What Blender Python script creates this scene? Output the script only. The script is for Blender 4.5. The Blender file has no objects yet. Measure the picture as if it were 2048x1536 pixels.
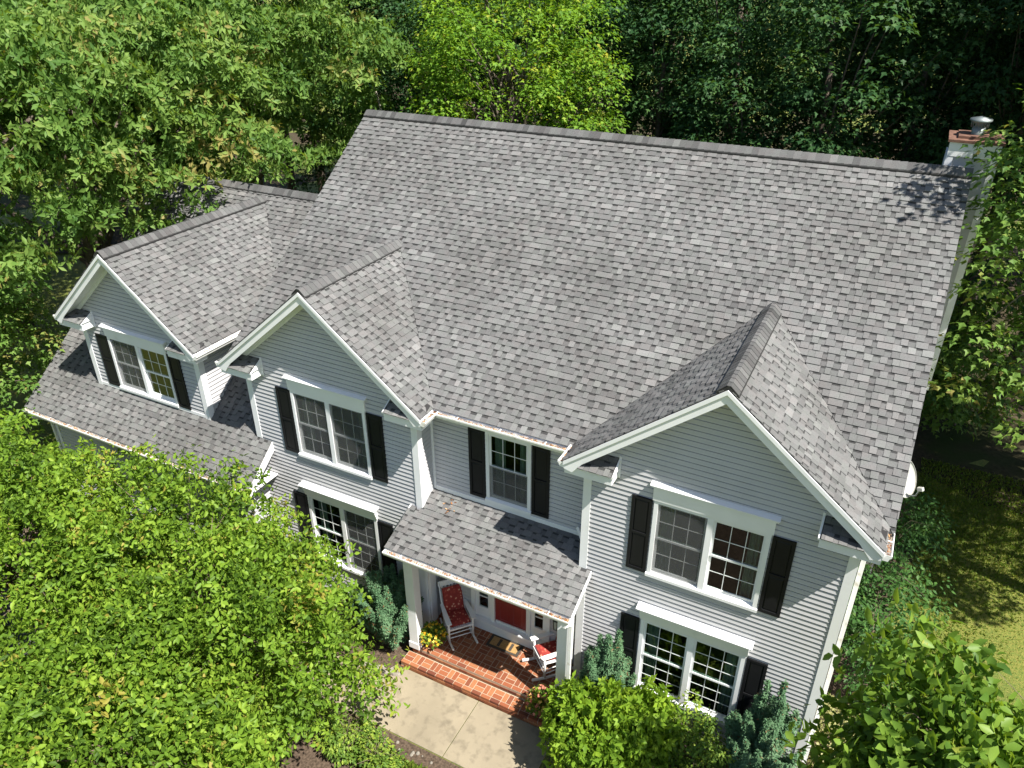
import bpy, math, random
import numpy as np
from mathutils import Vector, Matrix

# ------------------------------------------------------------------ camera, sky, sun, exposure
scene = bpy.context.scene
col = scene.collection
CAM = Vector((4.0965, -10.9084, 13.5366)); YAW, PIT, ROL = 0.4781, 0.5123, -0.002
SUN = Vector((0.531, -0.167, 0.830)).normalized()
EXPOSURE = 1.12
cd = bpy.data.cameras.new('camera'); cam = bpy.data.objects.new('camera', cd); col.objects.link(cam)
_f = Vector((-math.sin(YAW)*math.cos(PIT), math.cos(YAW)*math.cos(PIT), -math.sin(PIT)))
_r = Vector((math.cos(YAW), math.sin(YAW), 0)); _u = _r.cross(_f)
_r, _u = math.cos(ROL)*_r + math.sin(ROL)*_u, -math.sin(ROL)*_r + math.cos(ROL)*_u
cam.matrix_world = Matrix(((_r.x, _u.x, -_f.x, CAM.x), (_r.y, _u.y, -_f.y, CAM.y), (_r.z, _u.z, -_f.z, CAM.z), (0, 0, 0, 1)))
cd.sensor_width = 36; cd.lens = 36*1522.8/2048; cd.clip_start = .1; cd.clip_end = 2000
scene.camera = cam
world = bpy.data.worlds.new('World'); scene.world = world; world.use_nodes = True
wn = world.node_tree.nodes; wl = world.node_tree.links
sky = wn.new('ShaderNodeTexSky'); sky.sky_type = 'NISHITA'; sky.sun_disc = False
sky.sun_elevation = math.asin(SUN.z); sky.sun_rotation = math.atan2(SUN.x, SUN.y)
wn['Background'].inputs[1].default_value = 0.068
wl.new(sky.outputs[0], wn['Background'].inputs[0])
sd = bpy.data.lights.new('sun', 'SUN'); sd.energy = 5.0; sd.angle = math.radians(.5); sd.color = (1, .95, .87)
sun = bpy.data.objects.new('sun', sd); col.objects.link(sun); sun.rotation_euler = (-SUN).to_track_quat('-Z', 'Y').to_euler()
sun.location = (20, -6, 30)
scene.view_settings.view_transform = 'Standard'; scene.view_settings.look = 'None'
scene.view_settings.exposure = EXPOSURE; scene.view_settings.gamma = 1
scene.render.engine = 'CYCLES'; scene.cycles.use_denoising = True
scene.cycles.max_bounces = 7; scene.cycles.diffuse_bounces = 4; scene.cycles.transparent_max_bounces = 12
scene.cycles.sample_clamp_indirect = 6; scene.cycles.caustics_reflective = False; scene.cycles.caustics_refractive = False
RND = random.Random(7)

# ------------------------------------------------------------------ materials
def nmat(name):
    m = bpy.data.materials.new(name); m.use_nodes = True
    return m, m.node_tree.nodes, m.node_tree.links, m.node_tree.nodes['Principled BSDF']
def pos_noise(n, l, scale, detail=3, stretch=None):
    g = n.new('ShaderNodeNewGeometry'); t = n.new('ShaderNodeTexNoise')
    t.inputs['Scale'].default_value = scale; t.inputs['Detail'].default_value = detail
    if stretch:
        mp = n.new('ShaderNodeMapping'); mp.inputs['Scale'].default_value = stretch
        l.new(g.outputs['Position'], mp.inputs[0]); l.new(mp.outputs[0], t.inputs['Vector'])
    else: l.new(g.outputs['Position'], t.inputs['Vector'])
    return t
def ramp(n, stops):
    r = n.new('ShaderNodeValToRGB'); e = r.color_ramp.elements
    e[0].position, e[0].color = stops[0][0], (*stops[0][1], 1)
    e[1].position, e[1].color = stops[-1][0], (*stops[-1][1], 1)
    for p, c in stops[1:-1]:
        x = e.new(p); x.color = (*c, 1)
    return r
def mixc(n, l, a, b, fac, mode='MIX'):
    m = n.new('ShaderNodeMix'); m.data_type = 'RGBA'; m.blend_type = mode
    for s, v in ((0, fac), (6, a), (7, b)):
        if hasattr(v, 'is_output') or isinstance(v, bpy.types.NodeSocket): l.new(v, m.inputs[s])
        else: m.inputs[s].default_value = v if s == 0 else (*v, 1)
    return m.outputs[2]
def plain(name, c, rough=.6, var=.12, scale=3, bump=0, bscale=60, spec=.4, metal=0, stain=None):
    m, n, l, p = nmat(name)
    t = pos_noise(n, l, scale, 5)
    r = ramp(n, [(.3, tuple(x*(1-var) for x in c)), (.7, tuple(min(1, x*(1+var)) for x in c))])
    l.new(t.outputs[0], r.inputs[0]); out = r.outputs[0]
    if stain:
        t2 = pos_noise(n, l, stain[1], 6); r2 = ramp(n, [(stain[2], (0, 0, 0)), (stain[3], (1, 1, 1))]); l.new(t2.outputs[0], r2.inputs[0])
        out = mixc(n, l, out, stain[0], r2.outputs[0])
    l.new(out, p.inputs['Base Color']); p.inputs['Roughness'].default_value = rough
    p.inputs['Specular IOR Level'].default_value = spec; p.inputs['Metallic'].default_value = metal
    if bump:
        tb = pos_noise(n, l, bscale, 4); b = n.new('ShaderNodeBump'); b.inputs['Strength'].default_value = bump; b.inputs['Distance'].default_value = .01
        l.new(tb.outputs[0], b.inputs['Height']); l.new(b.outputs[0], p.inputs['Normal'])
    return m
def attr(n, name='tone'):
    a = n.new('ShaderNodeAttribute'); a.attribute_name = name; return a.outputs['Fac']
def shingle_mat(name, k=1.0):
    m, n, l, p = nmat(name)
    r = ramp(n, [(0, (.028*k, .0285*k, .029*k)), (.25, (.070*k, .070*k, .071*k)), (.5, (.116*k, .117*k, .117*k)), (.7, (.155*k, .156*k, .155*k)), (1, (.222*k, .222*k, .220*k))])
    l.new(attr(n), r.inputs[0])
    g = pos_noise(n, l, 170, 2); gr = ramp(n, [(.25, (.55, .55, .55)), (.75, (1.45, 1.45, 1.45))]); l.new(g.outputs[0], gr.inputs[0])
    c1 = mixc(n, l, r.outputs[0], gr.outputs[0], 1.0, 'MULTIPLY')
    w = pos_noise(n, l, .55, 5); wr = ramp(n, [(.40, (1.05, 1.05, 1.05)), (.70, (.85, .84, .83))]); l.new(w.outputs[0], wr.inputs[0])
    c2 = mixc(n, l, c1, wr.outputs[0], 1.0, 'MULTIPLY')
    h = pos_noise(n, l, 5, 1); hr = ramp(n, [(.35, (.985, 1.01, .985)), (.5, (1, 1, 1)), (.65, (1.02, .99, .985))]); l.new(h.outputs[0], hr.inputs[0])
    l.new(mixc(n, l, c2, hr.outputs[0], 1.0, 'MULTIPLY'), p.inputs['Base Color'])
    p.inputs['Roughness'].default_value = .85; p.inputs['Specular IOR Level'].default_value = .25
    b = n.new('ShaderNodeBump'); b.inputs['Strength'].default_value = .5; b.inputs['Distance'].default_value = .006
    l.new(g.outputs[0], b.inputs['Height']); l.new(b.outputs[0], p.inputs['Normal'])
    return m
def tone_mat(name, stops, rough=.7, gscale=90, gamp=.25, bump=.3, spec=.3):
    m, n, l, p = nmat(name)
    r = ramp(n, stops); l.new(attr(n), r.inputs[0])
    g = pos_noise(n, l, gscale, 4); gr = ramp(n, [(.25, (1-gamp,)*3), (.75, (1+gamp,)*3)]); l.new(g.outputs[0], gr.inputs[0])
    l.new(mixc(n, l, r.outputs[0], gr.outputs[0], 1.0, 'MULTIPLY'), p.inputs['Base Color'])
    p.inputs['Roughness'].default_value = rough; p.inputs['Specular IOR Level'].default_value = spec
    b = n.new('ShaderNodeBump'); b.inputs['Strength'].default_value = bump; b.inputs['Distance'].default_value = .006
    l.new(g.outputs[0], b.inputs['Height']); l.new(b.outputs[0], p.inputs['Normal'])
    return m
def leaf_mat(name, stops, trans=.35, rough=.5, spec=.18, twarm=(1.5, 1.35, .5)):
    m, n, l, p = nmat(name)
    r = ramp(n, stops); l.new(attr(n), r.inputs[0]); l.new(r.outputs[0], p.inputs['Base Color'])
    p.inputs['Roughness'].default_value = rough; p.inputs['Specular IOR Level'].default_value = spec
    t = n.new('ShaderNodeBsdfTranslucent'); l.new(mixc(n, l, r.outputs[0], twarm, 1.0, 'MULTIPLY'), t.inputs[0])
    mx = n.new('ShaderNodeMixShader'); mx.inputs[0].default_value = trans
    l.new(p.outputs[0], mx.inputs[1]); l.new(t.outputs[0], mx.inputs[2])
    l.new(mx.outputs[0], n['Material Output'].inputs[0])
    return m
def glass_mat():
    m, n, l, p = nmat('window_glass')
    tr = n.new('ShaderNodeBsdfTransparent'); tr.inputs[0].default_value = (.62, .70, .66, 1)
    gl = n.new('ShaderNodeBsdfGlossy'); gl.inputs['Roughness'].default_value = .015; gl.inputs[0].default_value = (.95, 1, .97, 1)
    fr = n.new('ShaderNodeFresnel'); fr.inputs[0].default_value = 1.62
    t = pos_noise(n, l, 1.3, 1); b = n.new('ShaderNodeBump'); b.inputs['Strength'].default_value = .04; b.inputs['Distance'].default_value = .05
    l.new(t.outputs[0], b.inputs['Height']); l.new(b.outputs[0], gl.inputs['Normal'])
    gb = n.new('ShaderNodeNewGeometry'); iv = n.new('ShaderNodeMath'); iv.operation = 'SUBTRACT'; iv.inputs[0].default_value = 1; l.new(gb.outputs['Backfacing'], iv.inputs[1])
    mu = n.new('ShaderNodeMath'); mu.operation = 'MULTIPLY'; l.new(iv.outputs[0], mu.inputs[0]); l.new(fr.outputs[0], mu.inputs[1])
    mx = n.new('ShaderNodeMixShader'); l.new(mu.outputs[0], mx.inputs[0]); l.new(tr.outputs[0], mx.inputs[1]); l.new(gl.outputs[0], mx.inputs[2])
    l.new(mx.outputs[0], n['Material Output'].inputs[0])
    return m
def screen_mat():
    m, n, l, p = nmat('insect_screen')
    p.inputs['Base Color'].default_value = (.10, .105, .11, 1); p.inputs['Roughness'].default_value = .7
    tr = n.new('ShaderNodeBsdfTransparent'); mx = n.new('ShaderNodeMixShader'); mx.inputs[0].default_value = .33
    l.new(tr.outputs[0], mx.inputs[1]); l.new(p.outputs[0], mx.inputs[2]); l.new(mx.outputs[0], n['Material Output'].inputs[0])
    return m
def cushion_mat():
    m, n, l, p = nmat('floral_cushion')
    g = n.new('ShaderNodeTexCoord'); v = n.new('ShaderNodeTexVoronoi'); v.inputs['Scale'].default_value = 13; l.new(g.outputs['Object'], v.inputs['Vector'])
    t = n.new('ShaderNodeTexNoise'); t.inputs['Scale'].default_value = 30; l.new(g.outputs['Object'], t.inputs['Vector'])
    ad = n.new('ShaderNodeMath'); ad.operation = 'MULTIPLY_ADD'; ad.inputs[1].default_value = .5; l.new(t.outputs[0], ad.inputs[0]); l.new(v.outputs['Distance'], ad.inputs[2])
    r = ramp(n, [(.40, (.62, .40, .27)), (.50, (.50, .10, .06)), (.58, (.33, .04, .03)), (.9, (.26, .028, .022))]); l.new(ad.outputs[0], r.inputs[0])
    l.new(r.outputs[0], p.inputs['Base Color']); p.inputs['Roughness'].default_value = .85
    return m
def ground_mat():
    m, n, l, p = nmat('lawn')
    a = pos_noise(n, l, .35, 5); b = pos_noise(n, l, 16, 6)
    r = ramp(n, [(.3, (.085, .135, .020)), (.5, (.150, .175, .028)), (.72, (.215, .200, .050))]); l.new(b.outputs[0], r.inputs[0])
    r2 = ramp(n, [(.35, (.75, .85, .7)), (.7, (1.2, 1.1, 1.0))]); l.new(a.outputs[0], r2.inputs[0])
    l.new(mixc(n, l, r.outputs[0], r2.outputs[0], 1.0, 'MULTIPLY'), p.inputs['Base Color']); p.inputs['Roughness'].default_value = .9
    bm = n.new('ShaderNodeBump'); bm.inputs['Strength'].default_value = .9; bm.inputs['Distance'].default_value = .05
    c = pos_noise(n, l, 45, 5); l.new(c.outputs[0], bm.inputs['Height']); l.new(bm.outputs[0], p.inputs['Normal'])
    return m
M = dict(
    siding=plain('vinyl_siding', (.465, .465, .48), .55, .03, 1.5, .05, 30, .3, stain=((.41, .415, .43), .9, .55, .85)),
    trim=plain('white_trim', (.78, .79, .80), .5, .03, 2, 0, 60, .35, stain=((.62, .62, .60), 2.2, .60, .85)),
    gutter=plain('gutter_white', (.80, .80, .78), .45, .05, 4, 0, 60, .4, stain=((.50, .46, .38), 5, .58, .75)),
    shingle=shingle_mat('asphalt_shingle', 1.08),
    deck=plain('roof_underlayment', (.035, .034, .034), .9, .2, 4),
    vent=plain('ridge_vent_black', (.02, .02, .02), .7, .2, 20),
    shutter=plain('black_shutter_paint', (.010, .0105, .012), .5, .15, 3, .05, 50, .18),
    glass=glass_mat(), screen=screen_mat(),
    inside=plain('interior_paint', (.05, .048, .045), .8, .1, 1), curtain=plain('curtain_cloth', (.42, .45, .43), .9, .12, 8),
    door=plain('red_door_paint', (.20, .014, .013), .38, .12, 2, .03, 40, .5),
    brick=tone_mat('red_brick', [(0, (.12, .038, .022)), (.5, (.25, .080, .036)), (1, (.33, .145, .065))], .75, 70, .2, .4),
    mortar=plain('mortar', (.40, .31, .225), .9, .15, 30, .4, 90),
    concrete=plain('concrete_walk', (.255, .218, .155), .85, .12, 1.3, .35, 70, .2, stain=((.150, .128, .092), 5, .5, .8)),
    asphalt=plain('asphalt', (.05, .05, .052), .9, .25, 8, .5, 120),
    mulch=plain('bark_mulch', (.085, .062, .045), .95, .5, 22, .9, 40, .1),
    litter=plain('leaf_litter', (.060, .047, .030), .95, .45, 9, .9, 25, .1, stain=((.035, .055, .015), .5, .45, .7)),
    lawn=ground_mat(), stone=plain('field_stone', (.24, .215, .18), .85, .2, 8, .5, 40),
    bark=plain('tree_bark', (.12, .098, .078), .9, .35, 9, .9, 25, .15), twig=plain('twig_bark', (.15, .115, .08), .85, .3, 12),
    birch=plain('pale_bark', (.30, .27, .22), .85, .35, 6, .6, 25, .15),
    white=plain('white_paint_furniture', (.80, .80, .79), .5, .03, 6), cushion=cushion_mat(),
    mat=plain('coir_doormat', (.36, .22, .09), .95, .25, 40, .8, 120, .1), matdark=plain('doormat_print', (.05, .042, .033), .95, .2, 60),
    black=plain('black_metal', (.02, .02, .02), .4, .1, 10, 0, 60, .5, .3), lampglass=plain('lamp_glass', (.35, .36, .34), .15, .1, 5),
    rust=plain('rusted_steel', (.14, .072, .050), .8, .35, 7, .3, 60), galv=plain('galvanised_steel', (.22, .25, .25), .55, .12, 8, 0, 60, .5, .6),
    dish=plain('dish_paint', (.38, .39, .37), .45, .08, 5, stain=((.40, .38, .32), 3, .5, .75)),
    debris=tone_mat('dry_leaf_litter', [(0, (.10, .045, .02)), (.5, (.30, .13, .05)), (1, (.50, .34, .18))], .9, 60, .3),
    pot=plain('clay_pot', (.30, .12, .07), .8, .15, 9), moss=plain('rust_stain', (.33, .13, .05), .9, .3, 20),
    petal=leaf_mat('yellow_petal', [(0, (.62, .36, .02)), (.6, (.80, .58, .04)), (1, (.85, .72, .15))], .3),
    petal2=leaf_mat('pink_petal', [(0, (.55, .16, .10)), (.5, (.75, .34, .26)), (1, (.85, .62, .10))], .3),
    oak=leaf_mat('oak_leaf', [(0, (.060, .135, .028)), (.45, (.122, .225, .045)), (.85, (.200, .300, .068)), (1, (.27, .24, .075))], .40),
    maple=leaf_mat('maple_leaf', [(0, (.070, .165, .022)), (.5, (.150, .290, .030)), (.85, (.240, .375, .040)), (1, (.34, .36, .05))], .44),
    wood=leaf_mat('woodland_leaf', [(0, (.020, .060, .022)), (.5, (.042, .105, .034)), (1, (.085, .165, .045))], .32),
    near=leaf_mat('garden_tree_leaf', [(0, (.055, .110, .016)), (.5, (.150, .265, .026)), (.95, (.270, .390, .045)), (1, (.33, .30, .06))], .38, .5, .2),
    dogwood=leaf_mat('large_leaf', [(0, (.065, .140, .022)), (.5, (.140, .245, .034)), (.95, (.220, .330, .050)), (1, (.30, .34, .06))], .40, .45, .22),
    lime=leaf_mat('lime_shrub_leaf', [(0, (.09, .18, .018)), (.5, (.175, .30, .026)), (1, (.26, .38, .036))], .38),
    rose=leaf_mat('small_shrub_leaf', [(0, (.055, .120, .020)), (.5, (.125, .215, .030)), (1, (.30, .38, .05))], .33),
    juniper=leaf_mat('juniper_needle', [(0, (.042, .095, .045)), (.5, (.085, .172, .082)), (.95, (.140, .235, .125)), (1, (.20, .11, .05))], .12, .6, .2, (1.1, 1.15, .9)),
    cream=leaf_mat('cream_shrub_leaf', [(0, (.20, .21, .07)), (.5, (.34, .34, .14)), (1, (.48, .46, .26))], .3),
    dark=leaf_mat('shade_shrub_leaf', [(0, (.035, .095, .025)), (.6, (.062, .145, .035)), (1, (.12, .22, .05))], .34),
    grass=leaf_mat('grass_blade', [(0, (.07, .14, .015)), (.6, (.140, .20, .025)), (1, (.24, .25, .06))], .3),
    pebble=plain('pebble', (.20, .18, .15), .8, .25, 30),
)

# ------------------------------------------------------------------ object helpers
W = {}                                                     # world origin of every object (translations only)
def tag(o, label=None, cat=None, group=None, kind=None):
    for k, v in (('label', label), ('category', cat), ('group', group), ('kind', kind)):
        if v: o[k] = v
    return o
def empty(name, loc, label, cat, group=None, rz=0):
    o = bpy.data.objects.new(name, None); col.objects.link(o); o.location = loc; o.rotation_euler = (0, 0, rz)
    o.empty_display_size = .2; W[o] = Vector(loc) if not rz else Vector((0, 0, 0))
    return tag(o, label, cat, group)
def link(name, me, parent=None, origin=(0, 0, 0)):
    o = bpy.data.objects.new(name, me); col.objects.link(o); o.location = Vector(origin) - (W[parent] if parent else Vector()); W[o] = Vector(origin)
    if parent: o.parent = parent
    return o
class MB:
    def __init__(s): s.v, s.f, s.t = [], [], []
    def poly(s, pts, tone=.5):
        b = len(s.v); s.v += [tuple(p) for p in pts]; s.f.append(tuple(range(b, b+len(pts)))); s.t.append(tone)
    def faces(s, vs, fs, tone=.5):
        b = len(s.v); s.v += [tuple(p) for p in vs]; s.f += [tuple(i+b for i in f) for f in fs]; s.t += [tone]*len(fs)
    def box(s, x0, x1, y0, y1, z0, z1, tone=.5):
        s.faces([(x, y, z) for z in (z0, z1) for y in (y0, y1) for x in (x0, x1)],
                [(0, 2, 3, 1), (4, 5, 7, 6), (0, 1, 5, 4), (2, 6, 7, 3), (0, 4, 6, 2), (1, 3, 7, 5)], tone)
    def obox(s, c, ax, h, tone=.5):
        c = Vector(c); a = [Vector(v)*k for v, k in zip(ax, h)]
        s.faces([c + a[0]*i + a[1]*j + a[2]*k for k in (-1, 1) for j in (-1, 1) for i in (-1, 1)],
                [(0, 2, 3, 1), (4, 5, 7, 6), (0, 1, 5, 4), (2, 6, 7, 3), (0, 4, 6, 2), (1, 3, 7, 5)], tone)
    def bar(s, a, b, w, h, up=(0, 0, 1), tone=.5):
        a, b = Vector(a), Vector(b); d = (b-a); L = d.length; d.normalize(); u = Vector(up)
        sd_ = d.cross(u).normalized(); u = sd_.cross(d)
        s.obox((a+b)/2, (d, sd_, u), (L/2, w/2, h/2), tone)
    def prism(s, pts, off, tone=.5):
        off = Vector(off); n = len(pts); p = [Vector(q) for q in pts]
        s.faces(p + [q+off for q in p], [tuple(range(n))[::-1], tuple(range(n, 2*n))] + [(i, (i+1) % n, (i+1) % n+n, i+n) for i in range(n)], tone)
    def tube(s, pts, rad, n=8, cap=True, tone=.5):
        pts = [Vector(p) for p in pts]; rad = rad if hasattr(rad, '__len__') else [rad]*len(pts); b = len(s.v); ref = None
        for i, p in enumerate(pts):
            d = (pts[min(i+1, len(pts)-1)] - pts[max(i-1, 0)]).normalized()
            x = d.cross(Vector((0, 0, 1)) if abs(d.z) < .95 else Vector((1, 0, 0))) if ref is None else (ref - d*ref.dot(d))
            x.normalize(); ref = x; y = d.cross(x)
            s.v += [tuple(p + (x*math.cos(2*math.pi*k/n) + y*math.sin(2*math.pi*k/n))*rad[i]) for k in range(n)]
        for i in range(len(pts)-1):
            for k in range(n):
                s.f.append((b+i*n+k, b+i*n+(k+1) % n, b+(i+1)*n+(k+1) % n, b+(i+1)*n+k)); s.t.append(tone)
        if cap:
            s.f += [tuple(b+k for k in range(n))[::-1], tuple(b+(len(pts)-1)*n+k for k in range(n))]; s.t += [tone]*2
    def lathe(s, prof, c, n=16, tone=.5, ax=None):
        b = len(s.v); c = Vector(c)
        for r, z in prof: s.v += [(c.x+r*math.cos(2*math.pi*k/n), c.y+r*math.sin(2*math.pi*k/n), c.z+z) for k in range(n)]
        for i in range(len(prof)-1):
            for k in range(n): s.f.append((b+i*n+k, b+i*n+(k+1) % n, b+(i+1)*n+(k+1) % n, b+(i+1)*n+k)); s.t.append(tone)
    def mesh(s, name, mat, origin=(0, 0, 0), smooth=False):
        me = bpy.data.meshes.new(name); o = Vector(origin)
        me.from_pydata([(x-o.x, y-o.y, z-o.z) for x, y, z in s.v], [], s.f)
        a = me.attributes.new('tone', 'FLOAT', 'FACE'); a.data.foreach_set('value', s.t)
        if smooth: me.polygons.foreach_set('use_smooth', [True]*len(me.polygons))
        me.materials.append(M[mat]); me.update(); return me
    def build(s, name, mat, parent=None, smooth=False, origin=None, bevel=0):
        if origin is None:
            a = np.array(s.v); origin = Vector(((a.min(0)+a.max(0))/2).tolist())
        o = link(name, s.mesh(name, mat, origin, smooth), parent, origin)
        if bevel:
            b = o.modifiers.new('bevel', 'BEVEL'); b.width = bevel; b.segments = 2; b.limit_method = 'ANGLE'
        return o
def clip(poly, a, b, c):                                   # keep a*u + b*v <= c
    out = []
    for i in range(len(poly)):
        p, q = poly[i], poly[(i+1) % len(poly)]; dp, dq = a*p[0]+b*p[1]-c, a*q[0]+b*q[1]-c
        if dp <= 0: out.append(p)
        if (dp < 0 < dq) or (dq < 0 < dp):
            t = dp/(dp-dq); out.append((p[0]+t*(q[0]-p[0]), p[1]+t*(q[1]-p[1])))
    return out
def area(p): return abs(sum(p[i][0]*p[(i+1) % len(p)][1]-p[(i+1) % len(p)][0]*p[i][1] for i in range(len(p))))/2

# ------------------------------------------------------------------ house dimensions
XL, XR, YE, HE, PM, YR = -9.08, 5.17, .17, 5.497, .7366, 6.19
ZR = HE + (YR-YE)*PM
GZ = -1.1                                                  # ground
R_ = dict(x0=0., x1=4.77, xp=2.385, hw=2.675, zc=5.581, p=.8146, yw=0., yf=-.40)
M_ = dict(x0=-8.545, x1=-3.848, xp=-6.196, hw=2.735, zc=5.497, p=.8111, yw=.08, yf=-.32)
D_ = dict(x0=-14.32, x1=-10.18, xp=-12.25, hw=2.46, zc=5.474, p=.8313, yw=.10, yf=-.30)
for g in (R_, M_, D_): g['zp'] = g['zc'] + g['hw']*g['p']
CY = .59                                                   # recessed wall
GE = dict(x0=-16.5, x1=-8.13, ye=-.90, he=2.53, yr=5.36, p=.8247); GE['zr'] = GE['he'] + (GE['yr']-GE['ye'])*GE['p']
house = empty('house', (-2, 3, GZ), 'grey sided two storey house with steep dark shingle roof and black shutters', 'house')

# ------------------------------------------------------------------ roofs
PIECES = {'shingle': [], 'siding_board': []}               # (importance, parent, verts, faces, tone)
CAMV = CAM
def add_piece(kind, parent, vs, fs, tone, size):
    c = sum((Vector(v) for v in vs), Vector())/len(vs); d = (c-CAMV)
    depth = d.dot(_f); px, py = d.dot(_r)/depth*1522.8, d.dot(_u)/depth*1522.8
    vis = abs(px) < 1000 and abs(py) < 760
    PIECES[kind].append(((size/(depth*depth)) if vis else 0, parent, vs, fs, tone))
EXPO = .143
def shingles(parent, O, u, v, U, V, clipf=None, seed=0, wide=1.0):
    rng = random.Random(seed); O, u, v = Vector(O), Vector(u).normalized(), Vector(v).normalized(); n = u.cross(v)
    k = 0
    while k*EXPO < V-.02:
        v0, v1 = k*EXPO - (.02 if k == 0 else 0), min(k*EXPO+EXPO+.03, V)
        x = -.015 - rng.random()*.2; tab = rng.random() < .5; base = rng.gauss(.53, .025)
        while x < U+.015:
            w = rng.choice((.10, .12, .13, .15, .17, .2, .25)) if tab else rng.choice((.08, .10, .12, .14))
            x1 = x+w; xa, xb = max(x, -.015), min(x1-.003, U+.015)
            if xb-xa > .01:
                g0 = rng.gauss(0, .035)
                segs = [(v0, v1, .023, base+rng.choice((.08, .05, .17, .05, .03, .02, 0, -.06))+g0)] if tab else [(v0, v0+EXPO*.72, .010, base-.06+rng.choice((0, .04, -.06))+g0), (v0+EXPO*.72, v1, .010, .06)]
                for va, vb, t, tone in segs:
                    pl = [(xa, va), (xb, va), (xb, vb), (xa, vb)]
                    if clipf: pl = clipf(pl)
                    if len(pl) < 3 or area(pl) < .0004: continue
                    tone = min(1, max(0, tone)); hh = lambda q: t*(1-(q-v0)/EXPO*.84)+.001
                    top = [O+u*a+v*b+n*hh(b) for a, b in pl]; bot = [O+u*a+v*b-n*.001 for a, b in pl]; m = len(pl)
                    add_piece('shingle', parent, top+bot, [tuple(range(m))]+[(i, i+m, (i+1) % m+m, (i+1) % m) for i in range(m)], tone, area(pl) if tab else area(pl)*.3)
            x = x1; tab = not tab or rng.random() < .2
        k += 1
def deck(name, quads, thick=.05, mat='deck'):
    b = MB()
    for q in quads:
        q = [Vector(p) for p in q]; n = (q[1]-q[0]).cross(q[-1]-q[0]).normalized()
        b.prism([p-n*(.004+thick) for p in q], n*thick)
    return b.build(name, mat, house)
cm, sm = 1/math.hypot(1, PM), PM/math.hypot(1, PM)
main_roof = deck('roof', [[(XL, YE, HE), (XR, YE, HE), (XR, YR, ZR), (XL, YR, ZR)], [(XR, 2*YR-YE, HE), (XL, 2*YR-YE, HE), (XL, YR, ZR), (XR, YR, ZR)]])
def main_clip(pl):
    for g in (R_, M_):
        ua = g['xp']-XL; va = (g['zp']-HE)/sm; ul, ur = g['xp']-g['hw']-XL, g['xp']+g['hw']-XL; vb = (g['zc']-HE)/sm
        cu = sum(p[0] for p in pl)/len(pl) if pl else 0
        # outside the valley on its own side
        if min([p[1] for p in pl] or [9]) < va and ul-.4 < cu < ur+.4:
            s = -1 if cu < ua else 1; ub = ul if s < 0 else ur
            # line through (ub,vb) and (ua,va); keep outside
            a, b_ = (va-vb), -(ua-ub); c = a*ub + b_*vb
            if a*ua + b_*(vb) > c: a, b_, c = a, b_, c
            else: a, b_, c = -a, -b_, -c
            nrm = math.hypot(a, b_); pl = clip(pl, a, b_, c - .012*nrm)
            if vb > .01 and len(pl) > 2 and min(p[1] for p in pl) < vb: pass
        if len(pl) < 3: return []
    return pl
shingles(main_roof, (XL, YE, HE), (1, 0, 0), (0, cm, sm), XR-XL, (YR-YE)/cm-.10, main_clip, 1)
def gable_roof(g, yback_fn, seed, name):
    """two slopes running back from the rake at yf; yback_fn(z) gives where they run into the roof behind"""
    c, s = 1/math.hypot(1, g['p']), g['p']/math.hypot(1, g['p']); xp, hw, zc, zp, yf = g['xp'], g['hw'], g['zc'], g['zp'], g['yf']
    yb0, yb1 = yback_fn(zc), yback_fn(zp)
    d = deck(name, [[(xp+hw, yf, zc), (xp+hw, yb0, zc), (xp, yb1, zp), (xp, yf, zp)], [(xp-hw, yb0, zc), (xp-hw, yf, zc), (xp, yf, zp), (xp, yb1, zp)]])
    slope = (yb1-yb0)/(hw/c)
    L = yb1-yf
    shingles(d, (xp+hw, yf, zc), (0, 1, 0), (-c, 0, s), L, hw/c-.08, lambda pl: clip(pl, 1, -slope, yb0-yf-.004), seed)
    shingles(d, (xp-hw, yb1, zc), (0, -1, 0), (c, 0, s), L, hw/c-.08, lambda pl: clip(pl, -1, -slope, -(yb1-yb0)-.004), seed+50)
    return d
roof_r = gable_roof(R_, lambda z: YE+(z-HE)/PM, 11, 'gable_roof')
roof_m = gable_roof(M_, lambda z: YE+(z-HE)/PM, 12, 'gable_roof')
roof_d = gable_roof(D_, lambda z: GE['ye']+(z-GE['he'])/GE['p'], 13, 'dormer_roof')
cg, sg = 1/math.hypot(1, GE['p']), GE['p']/math.hypot(1, GE['p'])
gy = lambda y: GE['he']+(y-GE['ye'])*GE['p']
roof_g = deck('garage_roof', [[(GE['x0'], GE['ye'], GE['he']), (GE['x1'], GE['ye'], GE['he']), (GE['x1'], .06, gy(.06)), (GE['x0'], .06, gy(.06))],
    [(GE['x0'], .06, gy(.06)), (-8.7, .06, gy(.06)), (-8.7, GE['yr'], GE['zr']), (GE['x0'], GE['yr'], GE['zr'])],
    [(-8.7, 2*GE['yr']-GE['ye'], GE['he']), (GE['x0'], 2*GE['yr']-GE['ye'], GE['he']), (GE['x0'], GE['yr'], GE['zr']), (-8.7, GE['yr'], GE['zr'])]])
def garage_clip(pl):
    if max(p[1] for p in pl)*cg+GE['ye'] > .08: pl = clip(pl, 1, 0, -8.56-GE['x0'])
    if len(pl) < 3: return []
    ym = sum(p[1] for p in pl)/len(pl)*cg+GE['ye']; z = gy(ym); cu = sum(p[0] for p in pl)/len(pl)+GE['x0']
    g = D_
    if ym > g['yw'] and g['x0'] < cu < g['x1'] and z < g['zc']+.3: return []
    if z > g['zc'] and abs(cu-g['xp']) < g['hw']-(z-g['zc'])/g['p']-.02: return []
    return pl
shingles(roof_g, (GE['x0'], GE['ye'], GE['he']), (1, 0, 0), (0, cg, sg), GE['x1']-GE['x0'], (GE['yr']-GE['ye'])/cg-.1, garage_clip, 21)
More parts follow.
